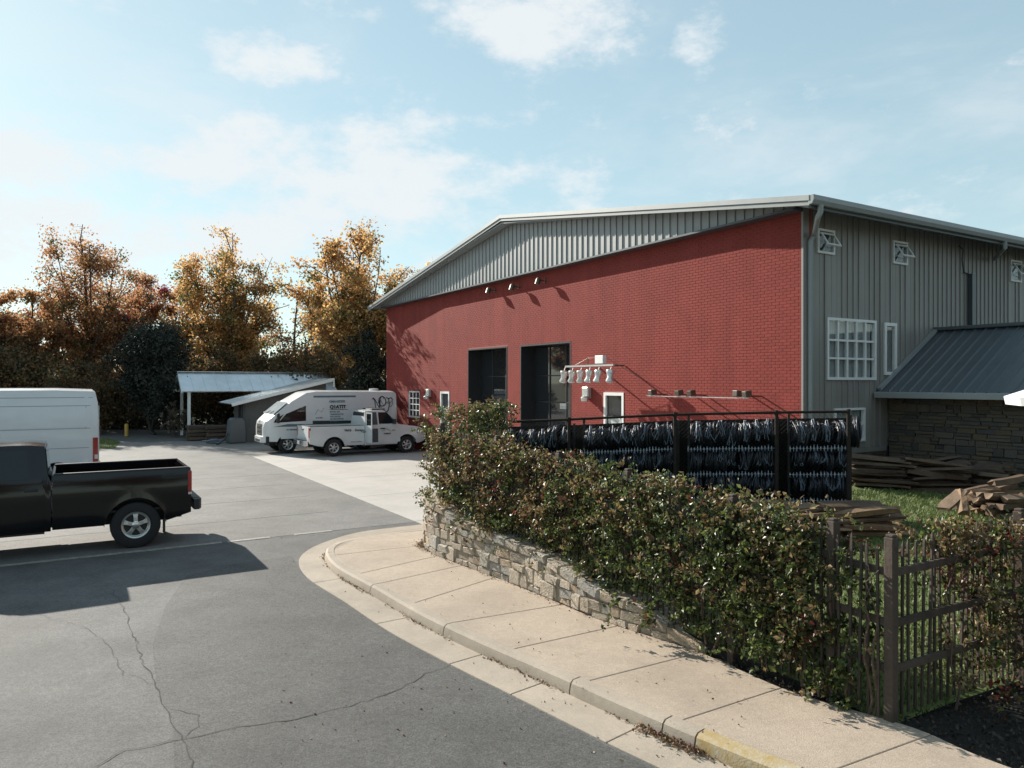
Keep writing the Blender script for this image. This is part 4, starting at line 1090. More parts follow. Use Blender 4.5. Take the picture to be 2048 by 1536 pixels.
def pickup(label, origin, heading, p, paint, near):
    """x forward from the rear axle; near = +1 when the left side faces the camera"""
    rz = math.atan2(heading.y, heading.x); W = p['W']; left = Vector((-heading.y, heading.x))
    o2 = origin - left*(near*(W-.02)); root = empty('pickup_truck', (o2.x,o2.y,.006), rz); tag(root, label, 'pickup')
    wb, tail, cr, belt, roof, rail, rock, r, fr, ap, rf, rr = [p[k] for k in ('wb','tail','cr','belt','roof','rail','rock','r','front','ap','rf','rr')]
    ra = r+.085
    def hw(x, z):
        b = W
        if z < .62: b -= .05*((.62-z)/.3)**2
        if z > .95: b -= .022*((z-.95)/.3)**2
        if z > belt: b = (W-.022*((belt-.95)/.3)**2) - (z-belt)*.30
        if x > fr-.5: b -= .10*((x-fr+.5)/.5)**2
        fl = min(abs(x-0), abs(x-wb))
        if fl < ra+.12 and r < z < r+ra+.1: b += .010*max(0,1-abs(math.hypot(fl,z-r)-ra)/.10)
        return b
    xs = stations(cr+.008, fr, arch_x(wb,ra)+[ap,rf,rr+.0,ap+.25,cr+.06])
    hi = lambda x: lin(x, [(cr,belt-.02),(cr+.05,belt+.0),(rr,roof-.03),(rr+.18,roof),(rf-.15,roof+.005),(rf,roof-.02),(ap,belt+.015),(ap+.25,belt-.03),(fr-.25,belt-.14),(fr-.05,belt-.26),(fr,belt-.36)])
    lo = arch_lo(lambda x: lin(x,[(fr-.35,rock),(fr,rock+.12)]), [wb], ra, r)
    grid_body('body', xs, lo, hi, hw, paint, root, 14)
    # bed: two side panels, floor, bulkhead, tailgate
    hb = lambda x: rail
    lob = arch_lo(lambda x: lin(x,[(tail,rock+.14),(tail+.4,rock+.02)]), [0], ra, r)
    for sgn in (1,-1):
        X = stations(tail, cr-.012, arch_x(0,ra)); n = 8; vs = []; fs = []
        for i, x in enumerate(X):
            a, b = lob(x), hb(x)
            for k in range(n+1):
                z = a+(b-a)*k/n; vs += [(x,sgn*hw(x,z),z),(x,sgn*(W-.11),z)]
            if i:
                q = (n+1)*2; A = (i-1)*q; B = i*q
                for k in range(n): fs += [(A+2*k,B+2*k,B+2*k+2,A+2*k+2),(A+2*k+1,A+2*k+3,B+2*k+3,B+2*k+1)]
                fs += [(A,A+1,B+1,B),(A+2*n,B+2*n,B+2*n+1,A+2*n+1)]
        q = (n+1)*2; Z = (len(X)-1)*q
        for k in range(n): fs += [(2*k,2*k+2,2*k+3,2*k+1),(Z+2*k,Z+2*k+1,Z+2*k+3,Z+2*k+2)]
        MB().add(vs,fs).build('bed_side', paint, root, smooth=35, bevel=.018)
        box('rail_cap', (tail+.02,sgn*(W-.115)-.0 if sgn<0 else W-.115,rail+.001), (cr-.03,(W-.045) if sgn>0 else -(W-.115)+.0+.0,rail+.022), m_plast, root) if sgn>0 else box('rail_cap', (tail+.02,-(W-.045),rail+.001), (cr-.03,-(W-.115),rail+.022), m_plast, root)
    box('bed_floor', (tail+.04,-W+.11,rock+.22), (cr-.02,W-.11,rock+.26), m_plast, root)
    box('bulkhead', (cr-.05,-W+.11,rock+.26), (cr-.015,W-.11,rail-.002), paint, root)
    tg_ = MB().box((tail-.01,-W+.13,rock+.20),(tail+.05,W-.13,rail-.004)).build('tailgate', paint, root, bevel=.015)
    box('handle', (tail-.025,-.12,rail-.16), (tail-.0105,.12,rail-.09), m_plast, tg_)
    box('frame_rail', (tail+.1,-.45,rock-.02), (fr-.3,.45,rock+.16), m_plast, root)
    for sgn in (1,-1):
        box('tail_lamp', (tail-.014,sgn*(W-.065)-.06,rail-.44), (tail+.055,sgn*(W-.065)+.078,rail-.05), m_red, root, bevel=.012)
        box('reverse_lamp', (tail-.016,sgn*(W-.065)-.05,rail-.49), (tail+.05,sgn*(W-.065)+.076,rail-.444), m_amber, root, bevel=.006)
    bm_b = p.get('bump', m_plast)
    mb = MB(); zb = p['bz']
    mb.prism([(-W+.02,tail-.05),(W-.02,tail-.05),(W-.02,tail-.15),(W-.15,tail-.20),(-W+.15,tail-.20),(-W+.02,tail-.15)],(zb-.13,zb+.07),'z'); 
    mb.v = [(y,x,z) for x,y,z in mb.v]; bu = mb.build('rear_bumper', bm_b, root, bevel=.015)
    box('step_pad', (tail-.17,-W+.2,zb+.071), (tail-.06,W-.2,zb+.078), m_plast, bu)
    if p.get('plate'): box('number_plate', (tail-.208,-.16,zb-.10), (tail-.201,.16,zb+.05), m_white, bu)
    box('front_bumper', (fr-.06,-W+.05,rock+.06), (fr+.10,W-.05,rock+.28), p.get('fbump',m_plast), root, bevel=.03)
    box('grille', (fr-.0,-.5,belt-.62), (fr+.02,.5,belt-.42), m_black, root)
    for sgn in (1,-1):
        box('headlight', (fr-.18,sgn*(W-.21)-.14,belt-.56), (fr+.012,sgn*(W-.21)+.10,belt-.40), m_amber, root, bevel=.02)
        box('turn_lamp', (fr-.20,sgn*(W-.10)-.03,belt-.56), (fr-.06,sgn*(W-.10)+.038,belt-.40), m_red, root, bevel=.01)
    for x in (0,wb):
        for sgn in (1,-1): wheel(root, x, sgn*(W-.15), r, .25, sgn, p['rim'], p.get('rimr'))
        mb = MB(); mb.tube([(x,-W+.2,r),(x,W-.2,r)], .06, 8); mb.build('axle', m_plast, root)
    for sgn in (1,-1):                                         # inner arches
        for c in (0,wb):
            vs = []; fs = []
            for i in range(13):
                a = math.pi*i/12; vs += [(c+(ra+.004)*math.cos(a), sgn*(W-.03), r+(ra+.004)*math.sin(a)),(c+(ra+.004)*math.cos(a), sgn*(W-.36), r+(ra+.004)*math.sin(a))]
                if i: fs.append((2*i-2,2*i-1,2*i+1,2*i))
            vs.append((c,sgn*(W-.36),r)); k = len(vs)-1
            fs += [(2*i+1,2*i+3,k) for i in range(12)]
            MB().add(vs,fs).build('arch_liner', m_plast, root)
    # doors and windows
    for sgn in (1,-1):
        D = p['doors']
        for di, (x0,x1) in enumerate(D):
            if sgn == near and p.get('open') == di: continue
            d = patch('door', [(x0,rock+.09),(x1,rock+.09),(x1-.0,belt-.03),(x0,belt-.03)], hw, .007, sgn, paint, root, 8, 8)
            if di == p['hd']: box('handle', (x0+.10,sgn*(hw(x0,belt-.15))-.02,belt-.16), (x0+.26,sgn*(hw(x0,belt-.15))+.03*sgn+.02*(1 if sgn>0 else -0),belt-.115), p.get('handle',m_plast), d) if False else None
            xh = x0+.07
            yy = hw(xh,belt-.14); lo_y, hi_y = sorted((sgn*(yy-.01), sgn*(yy+.035)))
            box('handle', (xh,lo_y,belt-.17), (xh+.20,hi_y,belt-.125), p.get('handle',m_plast), d, bevel=.008)
        for wi, q in enumerate(p['wins']):
            if sgn == near and p.get('openwin') == wi: continue
            w_ = patch('window', q, hw, .006, sgn, m_carglass, root, 8, 6)
        mb = MB(); xm = ap-.25; ym = sgn*(hw(ap-.2,belt)+.12)
        mb.box((xm-.05,ym-.11,belt+.03),(xm+.06,ym+.10,belt+.24)); mb.build('mirror', p.get('mirror',m_plast), root, bevel=.025)
        box('mirror_arm', (xm-.01,min(sgn*hw(xm,belt),ym),belt+.05), (xm+.03,max(sgn*hw(xm,belt),ym),belt+.08), m_plast, root)
        box('rocker_trim', (cr+.1,sgn*(W-.075)-.03,rock-.04), (wb-ra-.05,sgn*(W-.075)+.03,rock+.02), m_plast, root)
        if p.get('flap'): box('mud_flap', (-r-.07,sgn*(W-.16)-.13,.2), (-r-.05,sgn*(W-.16)+.13,.62), m_plast, root)
    # rear window and windscreen
    t0, t1 = .16, .88
    zA, zB = belt+(roof-belt)*t0, belt+(roof-belt)*t1
    def rx(z): return cr+.05+(rr-cr-.05)*(z-belt)/(roof-.03-belt)
    yA, yB = hw(cr+.2,zA)-.09, hw(cr+.2,zB)-.09
    slabq('rear_window', [(rx(zA)-.004,yA,zA),(rx(zA)-.004,-yA,zA),(rx(zB)-.004,-yB,zB),(rx(zB)-.004,yB,zB)], .012, m_carglass, root)
    def fx(z): return ap+(rf-ap)*(z-belt-.015)/(roof-.02-belt-.015)
    zA, zB = belt+.05, roof-.06; yA, yB = hw(ap-.2,zA)-.05, hw(ap-.2,zB)-.08
    slabq('windscreen', [(fx(zA)+.03,-yA,zA),(fx(zA)+.03,yA,zA),(fx(zB)+.03,yB,zB),(fx(zB)+.03,-yB,zB)], .012, m_carglass, root)
    return root, hw

# black pickup
bp_ = dict(W=.97,wb=3.62,tail=-.92,cr=1.30,belt=1.31,roof=1.92,rail=1.40,rock=.44,r=.415,front=4.75,ap=3.35,rf=2.65,rr=1.40,bz=.74,rim='five',rimr=.245,
    doors=[(1.42,2.42),(2.44,3.42)],hd=0,wins=[[(1.62,1.35),(2.40,1.35),(2.40,1.84),(1.66,1.84)],[(2.48,1.35),(3.2,1.35),(2.75,1.84),(2.48,1.84)]],flap=True,handle=m_plast)
o_ = ground(272,1097); black, hwb = pickup('black pickup truck with empty bed parked nearest the road', Vector((o_.x,o_.y)), -WB, bp_, m_bpaint, 1)
# white pickup with its rear half-door open
wp_ = dict(W=.92,wb=3.18,tail=-1.0,cr=1.30,belt=1.235,roof=1.84,rail=1.235,rock=.42,r=.365,front=4.08,ap=2.80,rf=2.22,rr=1.36,bz=.60,rim='six',rimr=.215,bump=m_chrome,plate=True,
    doors=[(1.37,1.88),(1.90,2.86)],hd=1,wins=[[(1.42,1.29),(1.84,1.29),(1.84,1.76),(1.46,1.76)],[(1.93,1.28),(2.72,1.28),(2.30,1.76),(1.93,1.76)]],open=0,openwin=0,handle=m_plast)
o_ = ground(668,914); white, hww = pickup('white extended-cab pickup with rear half-door swung open', Vector((o_.x,o_.y)), WB, wp_, m_wpaint2, -1)
patch('door_opening', [(1.37,.52),(1.88,.52),(1.86,1.77),(1.43,1.77)], hww, .004, -1, m_dtrim, white)  # flat dark patch paints the dim cab interior
od = empty('open_door', (1.37,-.905,0), math.radians(-82), white); od['label'] = 'open rear half-door'
box('panel', (0.,-.035,.50), (.52,.0,1.235), m_wpaint2, od, bevel=.015)
mb = MB(); mb.box((0,-.03,1.236),(.06,-.005,1.78)); mb.box((.46,-.03,1.236),(.52,-.005,1.78)); mb.box((.06,-.03,1.72),(.46,-.005,1.78)); mb.build('window_frame', m_wpaint2, od)
box('window', (.06,-.022,1.236), (.46,-.014,1.72), m_carglass, od)
MB().tube([(.04,.012,1.15),(.16,.03,1.12),(.30,.03,1.14),(.48,.012,1.08)], .016, 6).build('trim_strap', m_plast, od, smooth=60)
box('lower_trim', (.04,.001,.66), (.49,.02,.70), m_plast, od); box('speaker_grille', (.05,.001,.50), (.20,.018,.64), m_black, od)
MB().box((1.75,-.5,1.862),(2.35,.62,1.905)).build('roof_rack', m_plast, white, bevel=.015)
def side_r(x, z, off=.012): return (x, -(hww(x,z)+off), z)
XR_, YR_ = (1,0,0), (0,0,1)
text('TRICE', .10, m_ink, white, side_r(.42,1.02), XR_, YR_, bold=.004, sx=1.1); text('Erector', .13, m_ink, white, side_r(.86,1.01), XR_, YR_, bold=.003, sx=.9, shear=.2)
text('Reklmmx Alldnsa', .055, m_ink, white, side_r(.70,.56), XR_, YR_, sx=1.2)
text('BLMEUAT', .075, m_ink, white, side_r(2.12,.84,.02), XR_, YR_, bold=.004); text('JUCS', .06, m_inkt, white, side_r(2.50,.98,.02), XR_, YR_, bold=.003)
m_gold = pbr('gold_ink', (.45,.30,.12), .5)
for a,b,mt in ((( 2.02,.96),(2.24,1.11),m_inkt),((2.24,1.11),(2.46,.95),m_inkt),((2.12,.97),(2.25,1.06),m_gold),((2.25,1.06),(2.38,.97),m_gold)):
    MB().beam(side_r(*a,.018), side_r(*b,.018), .006, .022, (0,1,0)).build('logo_stroke', mt, white)
mb = MB()
for c_,q_,rr_ in ((1.22,1.0,.07),(1.28,.97,.05),(1.16,1.03,.05)): mb.tube([side_r(c_+rr_*1.2*math.cos(t),q_+rr_*.6*math.sin(t),.014) for t in [i*math.pi/8 for i in range(15)]], .009, 5)
mb.build('logo_swirl', m_inkt, white)
XT, YT = (0,-1,0), (0,0,1)
text('IIIPI', .09, m_ink, white, (-.813,-.02,1.0), XT, YT, bold=.006); text('MAZOM', .07, m_ink, white, (-.813,-.10,.90), XT, YT, bold=.004)
MB().prism([(.28+.07*math.cos(t),1.0+.09*math.sin(t)) for t in [i*math.pi/5 for i in range(10)]], (-.816,-.811), 'x').build('badge', m_inkt, white)

def van(label, origin, p, name='delivery_van'):
    """x forward from the reference wheel; left side faces the camera"""
    heading = -WB; rz = math.atan2(heading.y,heading.x); W = p['W']; left = Vector((-heading.y,heading.x)); o2 = origin-left*(W-.02)
    root = empty(name, (o2.x,o2.y,.006), rz); tag(root, label, 'van'); ra = p['r']+.09
    def hw(x, z):
        b = W - .05*max(0,(.6-z)/.3)**2
        if z > 1.35: b -= p['tumble']*((z-1.35)/1.3)**1.6
        if x > p['fx']: b -= p.get('taper',.22)*((x-p['fx'])/max(.01,p['front']-p['fx']))**2
        if x < p['rear']+.3: b -= .05*((p['rear']+.3-x)/.3)**2
        return b
    xs = stations(p['rear'], p['front'], [e for c in p['wheels'] for e in arch_x(c,ra)]+[q[0] for q in p['hi']])
    hi = lambda x: lin(x, p['hi']); lo = arch_lo(lambda x: lin(x, p['lo']), p['wheels'], ra, p['r'])
    grid_body('body', xs, lo, hi, hw, p['paint'], root, 20, .06, .085)
    for c in p['wheels']:
        for sgn in (1,-1):
            wheel(root, c, sgn*(W-.16), p['r'], .23, sgn, 'six', p['r']*.6)
            vs = []; fs = []
            for i in range(13):
                a = math.pi*i/12; vs += [(c+(ra+.004)*math.cos(a), sgn*(W-.03), p['r']+(ra+.004)*math.sin(a)),(c+(ra+.004)*math.cos(a), sgn*(W-.4), p['r']+(ra+.004)*math.sin(a))]
                if i: fs.append((2*i-2,2*i-1,2*i+1,2*i))
            vs.append((c,sgn*(W-.4),p['r'])); k = len(vs)-1; fs += [(2*i+1,2*i+3,k) for i in range(12)]
            MB().add(vs,fs).build('arch_liner', m_plast, root)
    box('chassis', (p['rear']+.1,-.5,.30), (p['front']-.3,.5,.55), m_plast, root)
    return root, hw, hi
# delivery van with lettering
dv = dict(W=1.02,r=.37,tumble=.10,fx=.4,front=.96,rear=-4.95,taper=.30,wheels=[0,-3.4],paint=m_wpaint,
    hi=[(-4.95,2.50),(-4.85,2.58),(-1.25,2.62),(-.8,2.56),(-.1,2.16),(.58,1.60),(.75,1.46),(.90,1.34),(.96,1.10)], lo=[(-4.95,.52),(-.6,.46),(.8,.52),(.96,.62)])
o_ = ground(576,907); dvan, hwd, hid = van('white delivery van with sloping nose and printed lettering', Vector((o_.x,o_.y)), dv)
def side_l(x, z, off=.012): return (x, hwd(x,z)+off, z)
NX = .30
patch('door', [(-.82,.62),(.30,.62),(.46,1.30),(-.82,1.30)], hwd, .006, 1, m_wpaint, dvan)
patch('window', [(-.76,1.36),(.40,1.32),(.08,1.68),(-.76,2.02)], hwd, .008, 1, m_carglass, dvan)
patch('quarter_window', [(.44,1.32),(.60,1.32),(.50,1.50),(.18,1.66)], hwd, .008, 1, m_carglass, dvan, 4, 4)
zA, zB = 1.64, 2.14
def wx(z): return lin(z, [(1.60,.58),(2.16,-.1)])
yA, yB = hwd(.5,1.62)-.06, hwd(-.1,2.1)-.10
slabq('windscreen', [(wx(zA)+.05,-yA,zA+.03),(wx(zA)+.05,yA,zA+.03),(wx(zB)+.05,yB,zB+.03),(wx(zB)+.05,-yB,zB+.03)], .012, pbr('windscreen_glare', (.42,.47,.50), .06, .15, 3, spec=.8), dvan)  # pale base colour paints the bright reflection on the glass
for s_ in (-.35,.25): MB().beam((.63,s_,1.66),(.50,s_+.38,1.80),.015,.02).build('wiper', m_plast, dvan)
for k in range(5): box('grille_slat', (.90,-.42,.80+k*.085), (.972,.42,.84+k*.085), m_plast if k%2==0 else m_chrome, dvan)
MB().box((.955,-.46,.76),(.964,.46,1.24)).build('grille', m_black, dvan)
for sgn in (1,-1):
    box('headlight', (.68,sgn*.60-.13,.82), (.94,sgn*.60+.12,1.12), m_amber, dvan, bevel=.03); box('turn_lamp', (.60,sgn*.76-.06,.82), (.80,sgn*.74+.05,1.14), m_red, dvan, bevel=.02)
    ym = sgn*(hwd(.4,1.4)+.18); m_ = MB().box((.40,ym-.09,1.30),(.52,ym+.09,1.72)).build('mirror', m_plast, dvan, bevel=.04)
    box('mirror_arm', (.44,min(ym,sgn*.75),1.40), (.48,max(ym,sgn*.75),1.43), m_plast, m_)
mb = MB(); mb.prism([(-.88,.55),(.88,.55),(.82,.90),(.55,1.04),(-.55,1.04),(-.82,.90)],(.46,.72),'z'); mb.v = [(y,x,z) for x,y,z in mb.v]; bb = mb.build('front_bumper', m_wpaint, dvan, bevel=.03)
box('bumper_intake', (1.0,-.45,.50), (1.045,.45,.60), m_black, bb); box('bumper_corner', (.57,.72,.44), (.88,.90,.735), m_plast, bb, bevel=.02)
patch('side_stripe', [(-4.2,1.12),(-1.05,1.20),(-1.05,1.36),(-4.2,1.30)], hwd, .006, 1, m_ink, dvan, 20, 3, .01)
patch('side_stripe', [(-.8,1.13),(.60,1.14),(.0,1.25),(-.8,1.22)], hwd, .013, 1, m_inkt, dvan, 12, 3, .008)
patch('side_stripe', [(-4.9,.5),(-.6,.47),(-.6,.60),(-4.9,.64)], hwd, .005, 1, m_plast, dvan, 20, 3, .01)
patch('roof_light_strip', [(-3.0,2.36),(-1.1,2.36),(-1.1,2.44),(-3.0,2.44)], hwd, .006, 1, m_inkt, dvan, 20, 2, .01)
XL_, YL_ = (-1,0,0), (0,0,1)
def txt(s, x, z, size, mat=m_ink, sx=1.0, bold=.003, off=.02): return text(s, size, mat, dvan, side_l(x,z,off), XL_, YL_, bold=bold, sx=sx)
txt('OMAHIZZIIS', -1.78, 2.14, .13, m_inkt, 1.0, .004); txt('Q1ATIT', -1.80, 1.88, .20, m_ink, 1.05, .010)
patch('underline', [(-2.62,1.815),(-1.80,1.815),(-1.80,1.835),(-2.62,1.835)], hwd, .016, 1, m_ink, dvan, 8, 1, .006)
for k, s in enumerate(('MOTIIIL UAE','NOMANAOUTES','ROU ORTLLS','VID MADOPRTSE','SANRGIC')): txt(s, -1.80, 1.70-.105*k, .085, m_inkt, .95, .002)
txt('RS  JR BMK', -1.18, 1.46, .07, m_inkt, .9, .002); txt('NLP AEMAEMAT', .08, .98, .075, m_inkt, .9, .003)
MB().tube([side_l(x,z,.015) for x,z in ((-1.15,1.62),(-1.3,1.86),(-1.42,1.72),(-1.55,1.92))], .006, 4).build('logo_stroke', m_inkt, dvan)
text('AID', .15, m_inkt, dvan, (.95,-.28,1.29), (0,1,0), (-.35,0,.94), bold=.003)
# black ornamental emblem near the rear
mb = MB(); cx_, cz_ = -4.22, 2.10
def curl(pts, r_=.018): mb.tube([side_l(cx_-a,cz_+b,.012) for a,b in pts], r_, 5)
curl([(-.42,.20),(-.34,.10),(-.30,-.25),(-.36,-.32)]); curl([(-.46,.16),(-.40,.22),(-.32,.14),(-.14,-.22),(-.06,-.30)]); curl([(-.12,.22),(-.10,0),(-.12,-.20)])
curl([(.02+.17*math.cos(t),.06+.22*math.sin(t)) for t in [i*math.pi/10 for i in range(21)]], .022); curl([(.02+.10*math.cos(t),.0+.30*math.sin(t)) for t in [i*math.pi/10+.6 for i in range(16)]], .012)
curl([(.22,.24),(.30,.18),(.46,.22),(.52,.12)], .022); curl([(.34,.18),(.36,-.10),(.30,-.34),(.22,-.42)], .022); curl([(.20,.0),(.36,-.05),(.52,.10),(.50,-.10),(.40,-.20)], .014)
curl([(-.30,-.30),(-.10,-.42),(.10,-.34),(.26,-.44)], .012); curl([(-.2,.0),(-.05,.1),(.1,-.15),(.3,.05)], .012)
mb.build('emblem', m_ink, dvan)
MB().lathe([(.22,0),(.22,.08),(.15,.10)],14,'z',(-4.2,0,2.64)).build('roof_vent', m_wpaint, dvan, smooth=40)
# tall white van at the frame's edge
o_ = Vector((-11.66,20.7)) - WB*1.0
lv = dict(W=1.0,r=.36,tumble=.16,fx=4.0,front=5.0,rear=-1.0,wheels=[0,3.4],paint=m_wpaint,
    hi=[(-1.0,2.05),(-.985,2.45),(-.93,2.70),(-.86,2.755),(0,2.79),(2.9,2.79),(3.4,2.62),(4.1,1.85),(4.7,1.4),(5.0,1.0)], lo=[(-1.0,.5),(5,.5)])
lvan, hwl, _ = van('tall white high-roof van with ribbed side behind the black pickup', o_, lv, 'high_roof_van')
def seam(q, mat=m_gutter, nm='side_groove'): patch(nm, q, hwl, .003, 1, mat, lvan, 16, 1, .006)
for zz, x0, x1 in ((2.58,-.86,3.2),(2.35,-.80,3.2),(1.72,-.80,3.0),(1.18,-.95,3.0)):
    seam([(x0,zz),(x1,zz),(x1,zz+.016),(x0,zz+.016)])
patch('side_panel', [(-.72,1.76),(2.6,1.76),(2.6,2.30),(-.70,2.30)], hwl, .006, 1, m_wpaint, lvan, 16, 5)
seam([(1.55,.62),(1.566,.62),(1.566,2.55),(1.55,2.55)]); seam([(-.70,1.72),(-.684,1.72),(-.684,2.35),(-.70,2.35)])
patch('tail_lamp', [(-.99,.62),(-.86,.62),(-.86,1.46),(-.985,1.46)], hwl, .012, 1, m_red, lvan, 3, 6)
patch('reverse_lamp', [(-.985,.86),(-.90,.86),(-.90,.98),(-.985,.98)], hwl, .020, 1, m_amber, lvan, 3, 3)
patch('arch_trim', [(-.62,.50),(.62,.50),(.50,.86),(-.50,.86)], hwl, .002, 1, m_wpaint, lvan) if False else None
box('rear_bumper', (-1.10,-.92,.44), (-.98,.97,.64), m_plast, lvan, bevel=.02)
box('rear_door', (-1.02,-.86,.66), (-1.0,.86,2.35), m_wpaint, lvan, bevel=.01)
patch('door', [(3.0,.6),(4.0,.6),(4.0,1.35),(3.0,1.35)], hwl, .006, 1, m_wpaint, lvan); patch('window', [(3.05,1.42),(3.95,1.42),(3.45,2.1),(3.05,2.1)], hwl, .006, 1, m_carglass, lvan)
# ------------------------------------------------------------------ pavilion, shed and small things by the trees
pv = ground(378,877); pv0 = Vector((pv.x,pv.y))
PV = empty('pavilion', (pv0.x,pv0.y,0), RZ); tag(PV, 'open pavilion with white posts and silver ribbed gable roof', 'pavilion')
PL, PWd, PZE, PZR = 8.0, 3.0, 2.50, 3.58
for i, x in enumerate((0,3.9,7.6)):
    for y in (0,PWd): box('post', (x-.075,y-.075,0), (x+.075,y+.075,PZE-.0), m_white, PV, bevel=.008)
for y in (0,PWd): box('beam', (-.35,y-.07,PZE), (PL+.1,y+.07,PZE+.16), m_white, PV)
box('tie_beam', (-.10,.08,PZE), (.05,PWd-.08,PZE+.15), m_white, PV)
ov = .28
MB().prism([(.08,PZE+.155),(PWd-.08,PZE+.155),(PWd/2,PZR-.10)], (-.06,.0), 'x').build('gable_panel', m_white, PV)
for sgn in (1,-1):
    k0 = -ov if sgn > 0 else PWd+ov
    y0, y1 = k0, PWd/2; z0, z1 = PZE+.05, PZR
    MB().prism([(y0,z0),(y1,z1),(y1,z1-.10),(y0,z0-.10)], (-.42,-.36), 'x').build('barge_board', m_white, PV)
    x = -.40
    while x < PL:
        b = min(x+.62, PL+.1)
        MB().add([(x,y0,z0),(b-.008,y0,z0),(b-.008,y1,z1),(x,y1,z1),(x,y0,z0+.02),(b-.008,y0,z0+.02),(b-.008,y1,z1+.02),(x,y1,z1+.02)],[(0,1,2,3),(4,5,6,7),(0,1,5,4),(1,2,6,5),(2,3,7,6),(3,0,4,7)]).build('roof_panel', m_galv, PV)
        MB().add([(x-.014,y0,z0+.021),(x+.014,y0,z0+.021),(x+.014,y1,z1+.021),(x-.014,y1,z1+.021),(x-.014,y0,z0+.055),(x+.014,y0,z0+.055),(x+.014,y1,z1+.055),(x-.014,y1,z1+.055)],[(0,1,2,3),(4,5,6,7),(0,1,5,4),(1,2,6,5),(2,3,7,6),(3,0,4,7)]).build('seam', m_galv, PV)
        x = b
MB().beam((-.42,PWd/2,PZR+.05),(PL+.1,PWd/2,PZR+.05),.22,.03).build('ridge_cap', m_galv, PV)
sh = ground(491,884); SH = empty('block_shed', (sh.x,sh.y,0), RZ); tag(SH, 'small grey block shed with a sloping white-edged metal roof', 'shed')
SL, SD = 4.15, 3.0
MB().prism([(0,0),(SL,0),(SL,3.12),(0,2.10)], (0,.2), 'y').build('front_wall', m_block, SH)
MB().prism([(0,0),(SL,0),(SL,3.12),(0,2.10)], (SD-.2,SD), 'y').build('rear_wall', m_block, SH)
box('end_wall', (SL-.2,.2,0), (SL,SD-.2,3.05), m_block, SH)
mb = MB()
for a,b,z0,z1 in wall_cells(.2,SD-.2,0,2.08,[(.75,1.65,0,1.95)]): mb.box((.0,a,z0),(.2,b,z1))
mb.build('door_wall', m_block, SH)
for r_ in range(14):
    box('block_course', (.01,-.006,.05+r_*.15), (min(SL-.02, SL),-.0005,.05+r_*.15+.14), m_block, SH) if r_*.15 < 1.95 else None
D = MB().box((-.03,.70,0),(.05,.80,2.0)).box((-.03,1.60,0),(.05,1.70,2.0)).box((-.03,.80,1.92),(.05,1.60,2.0)).build('door', m_postw, SH)
box('leaf', (.06,.8,0), (.1,1.6,1.92), m_dtrim, D)
A = math.atan(1.02/SL)
n = 11
for k in range(n):
    y0 = -.45+(SD+.7)*k/n; y1 = -.45+(SD+.7)*(k+1)/n-.006
    z0, z1 = 2.12-.75*math.tan(A), 3.14+.25*math.tan(A)
    MB().add([(-.75,y0,z0),(SL+.25,y0,z1),(SL+.25,y1,z1),(-.75,y1,z0),(-.75,y0,z0+.03),(SL+.25,y0,z1+.03),(SL+.25,y1,z1+.03),(-.75,y1,z0+.03)],[(0,1,2,3),(4,5,6,7),(0,1,5,4),(1,2,6,5),(2,3,7,6),(3,0,4,7)]).build('roof_panel', m_galv, SH)
    MB().beam((-.75,y0+.02,z0+.045),(SL+.25,y0+.02,z1+.045),.03,.03).build('seam', m_galv, SH)
MB().beam((-.75,-.47,z0-.02),(SL+.27,-.47,z1-.02),.04,.17).build('fascia', m_white, SH)
box('eave_end', (SL+.25,-.49,z1-.42), (SL+.32,-.2,z1+.05), m_white, SH)
# covered machine, timber stacks, bollard
p = ground(489,884); rt = empty('covered_machine', (p.x-.15,p.y-.75,0), RZ+.2); tag(rt, 'upright grey machine under a cover beside the shed door', 'machine')
mb = MB(); mb.prism([(-.42,0),(.42,0),(.45,.5),(.40,1.12),(.28,1.26),(-.22,1.28),(-.34,1.16),(-.40,.6)], (-.28,.28), 'y'); mb.build('cover', m_dtrim, rt, bevel=.08, seg=3)
MB().tube([(-.45,-.1,.5),(-.62,-.25,.3),(-.95,-.45,.1),(-1.15,-.5,.03)], .04, 6).build('hose', m_plast, rt, smooth=60)
rt2 = empty('tangled_hose', (p.x-1.1,p.y-1.0,0)); tag(rt2, 'tangle of pale hose on the asphalt by the shed', 'hose')
mb = MB()
for k in range(5): mb.tube([(R.uniform(-.5,.5),R.uniform(-.4,.4),.03+.03*k+R.uniform(0,.10)) for _ in range(7)], .025, 5)
mb.build('coil', m_cord, rt2, smooth=60)
for sidx, (u,v,nm) in enumerate(((412,880,'outer'),(446,880,'inner'))):
    p = ground(u,v); 
    root = empty('timber_stack', (p.x,p.y,0), RZ+R.uniform(-.1,.1)); tag(root, ['rough timber stack under the pavilion near its front posts','rough timber stack under the pavilion next to the shed'][sidx], 'timber')
    for z in range(4):
        for k in range(4):
            box('plank', (-.9+R.uniform(-.1,.1),-.5+k*.27,.05+z*.19), (.55+R.uniform(-.2,.2),-.5+k*.27+.24,.05+z*.19+.16), m_logdark, root, bevel=.02)
p = ground(253,873); rt = empty('bollard', (p.x,p.y,0)); tag(rt, 'short yellow bollard standing at the lot edge before the dark evergreen', 'bollard')
MB().lathe([(.10,0),(.10,.66),(.085,.70),(.03,.72)],14,'z').build('pipe', pbr('bollard_yellow',(.42,.27,.05),.6), rt, smooth=40)
box('base_plate', (-.14,-.14,.0), (.14,.14,.02), m_plast, rt)
gp = [ground(u,v) for u,v in ((150,900),(228,897),(240,886),(215,878),(120,878),(60,885))]
verge = ngon_surface('grass_verge', [(q.x,q.y) for q in gp], lambda x,y: .02, m_lawn, 1.0); tag(verge, kind='structure')
poly_v = [(q.x,q.y) for q in gp]
xs_ = [q[0] for q in poly_v]; ys_ = [q[1] for q in poly_v]
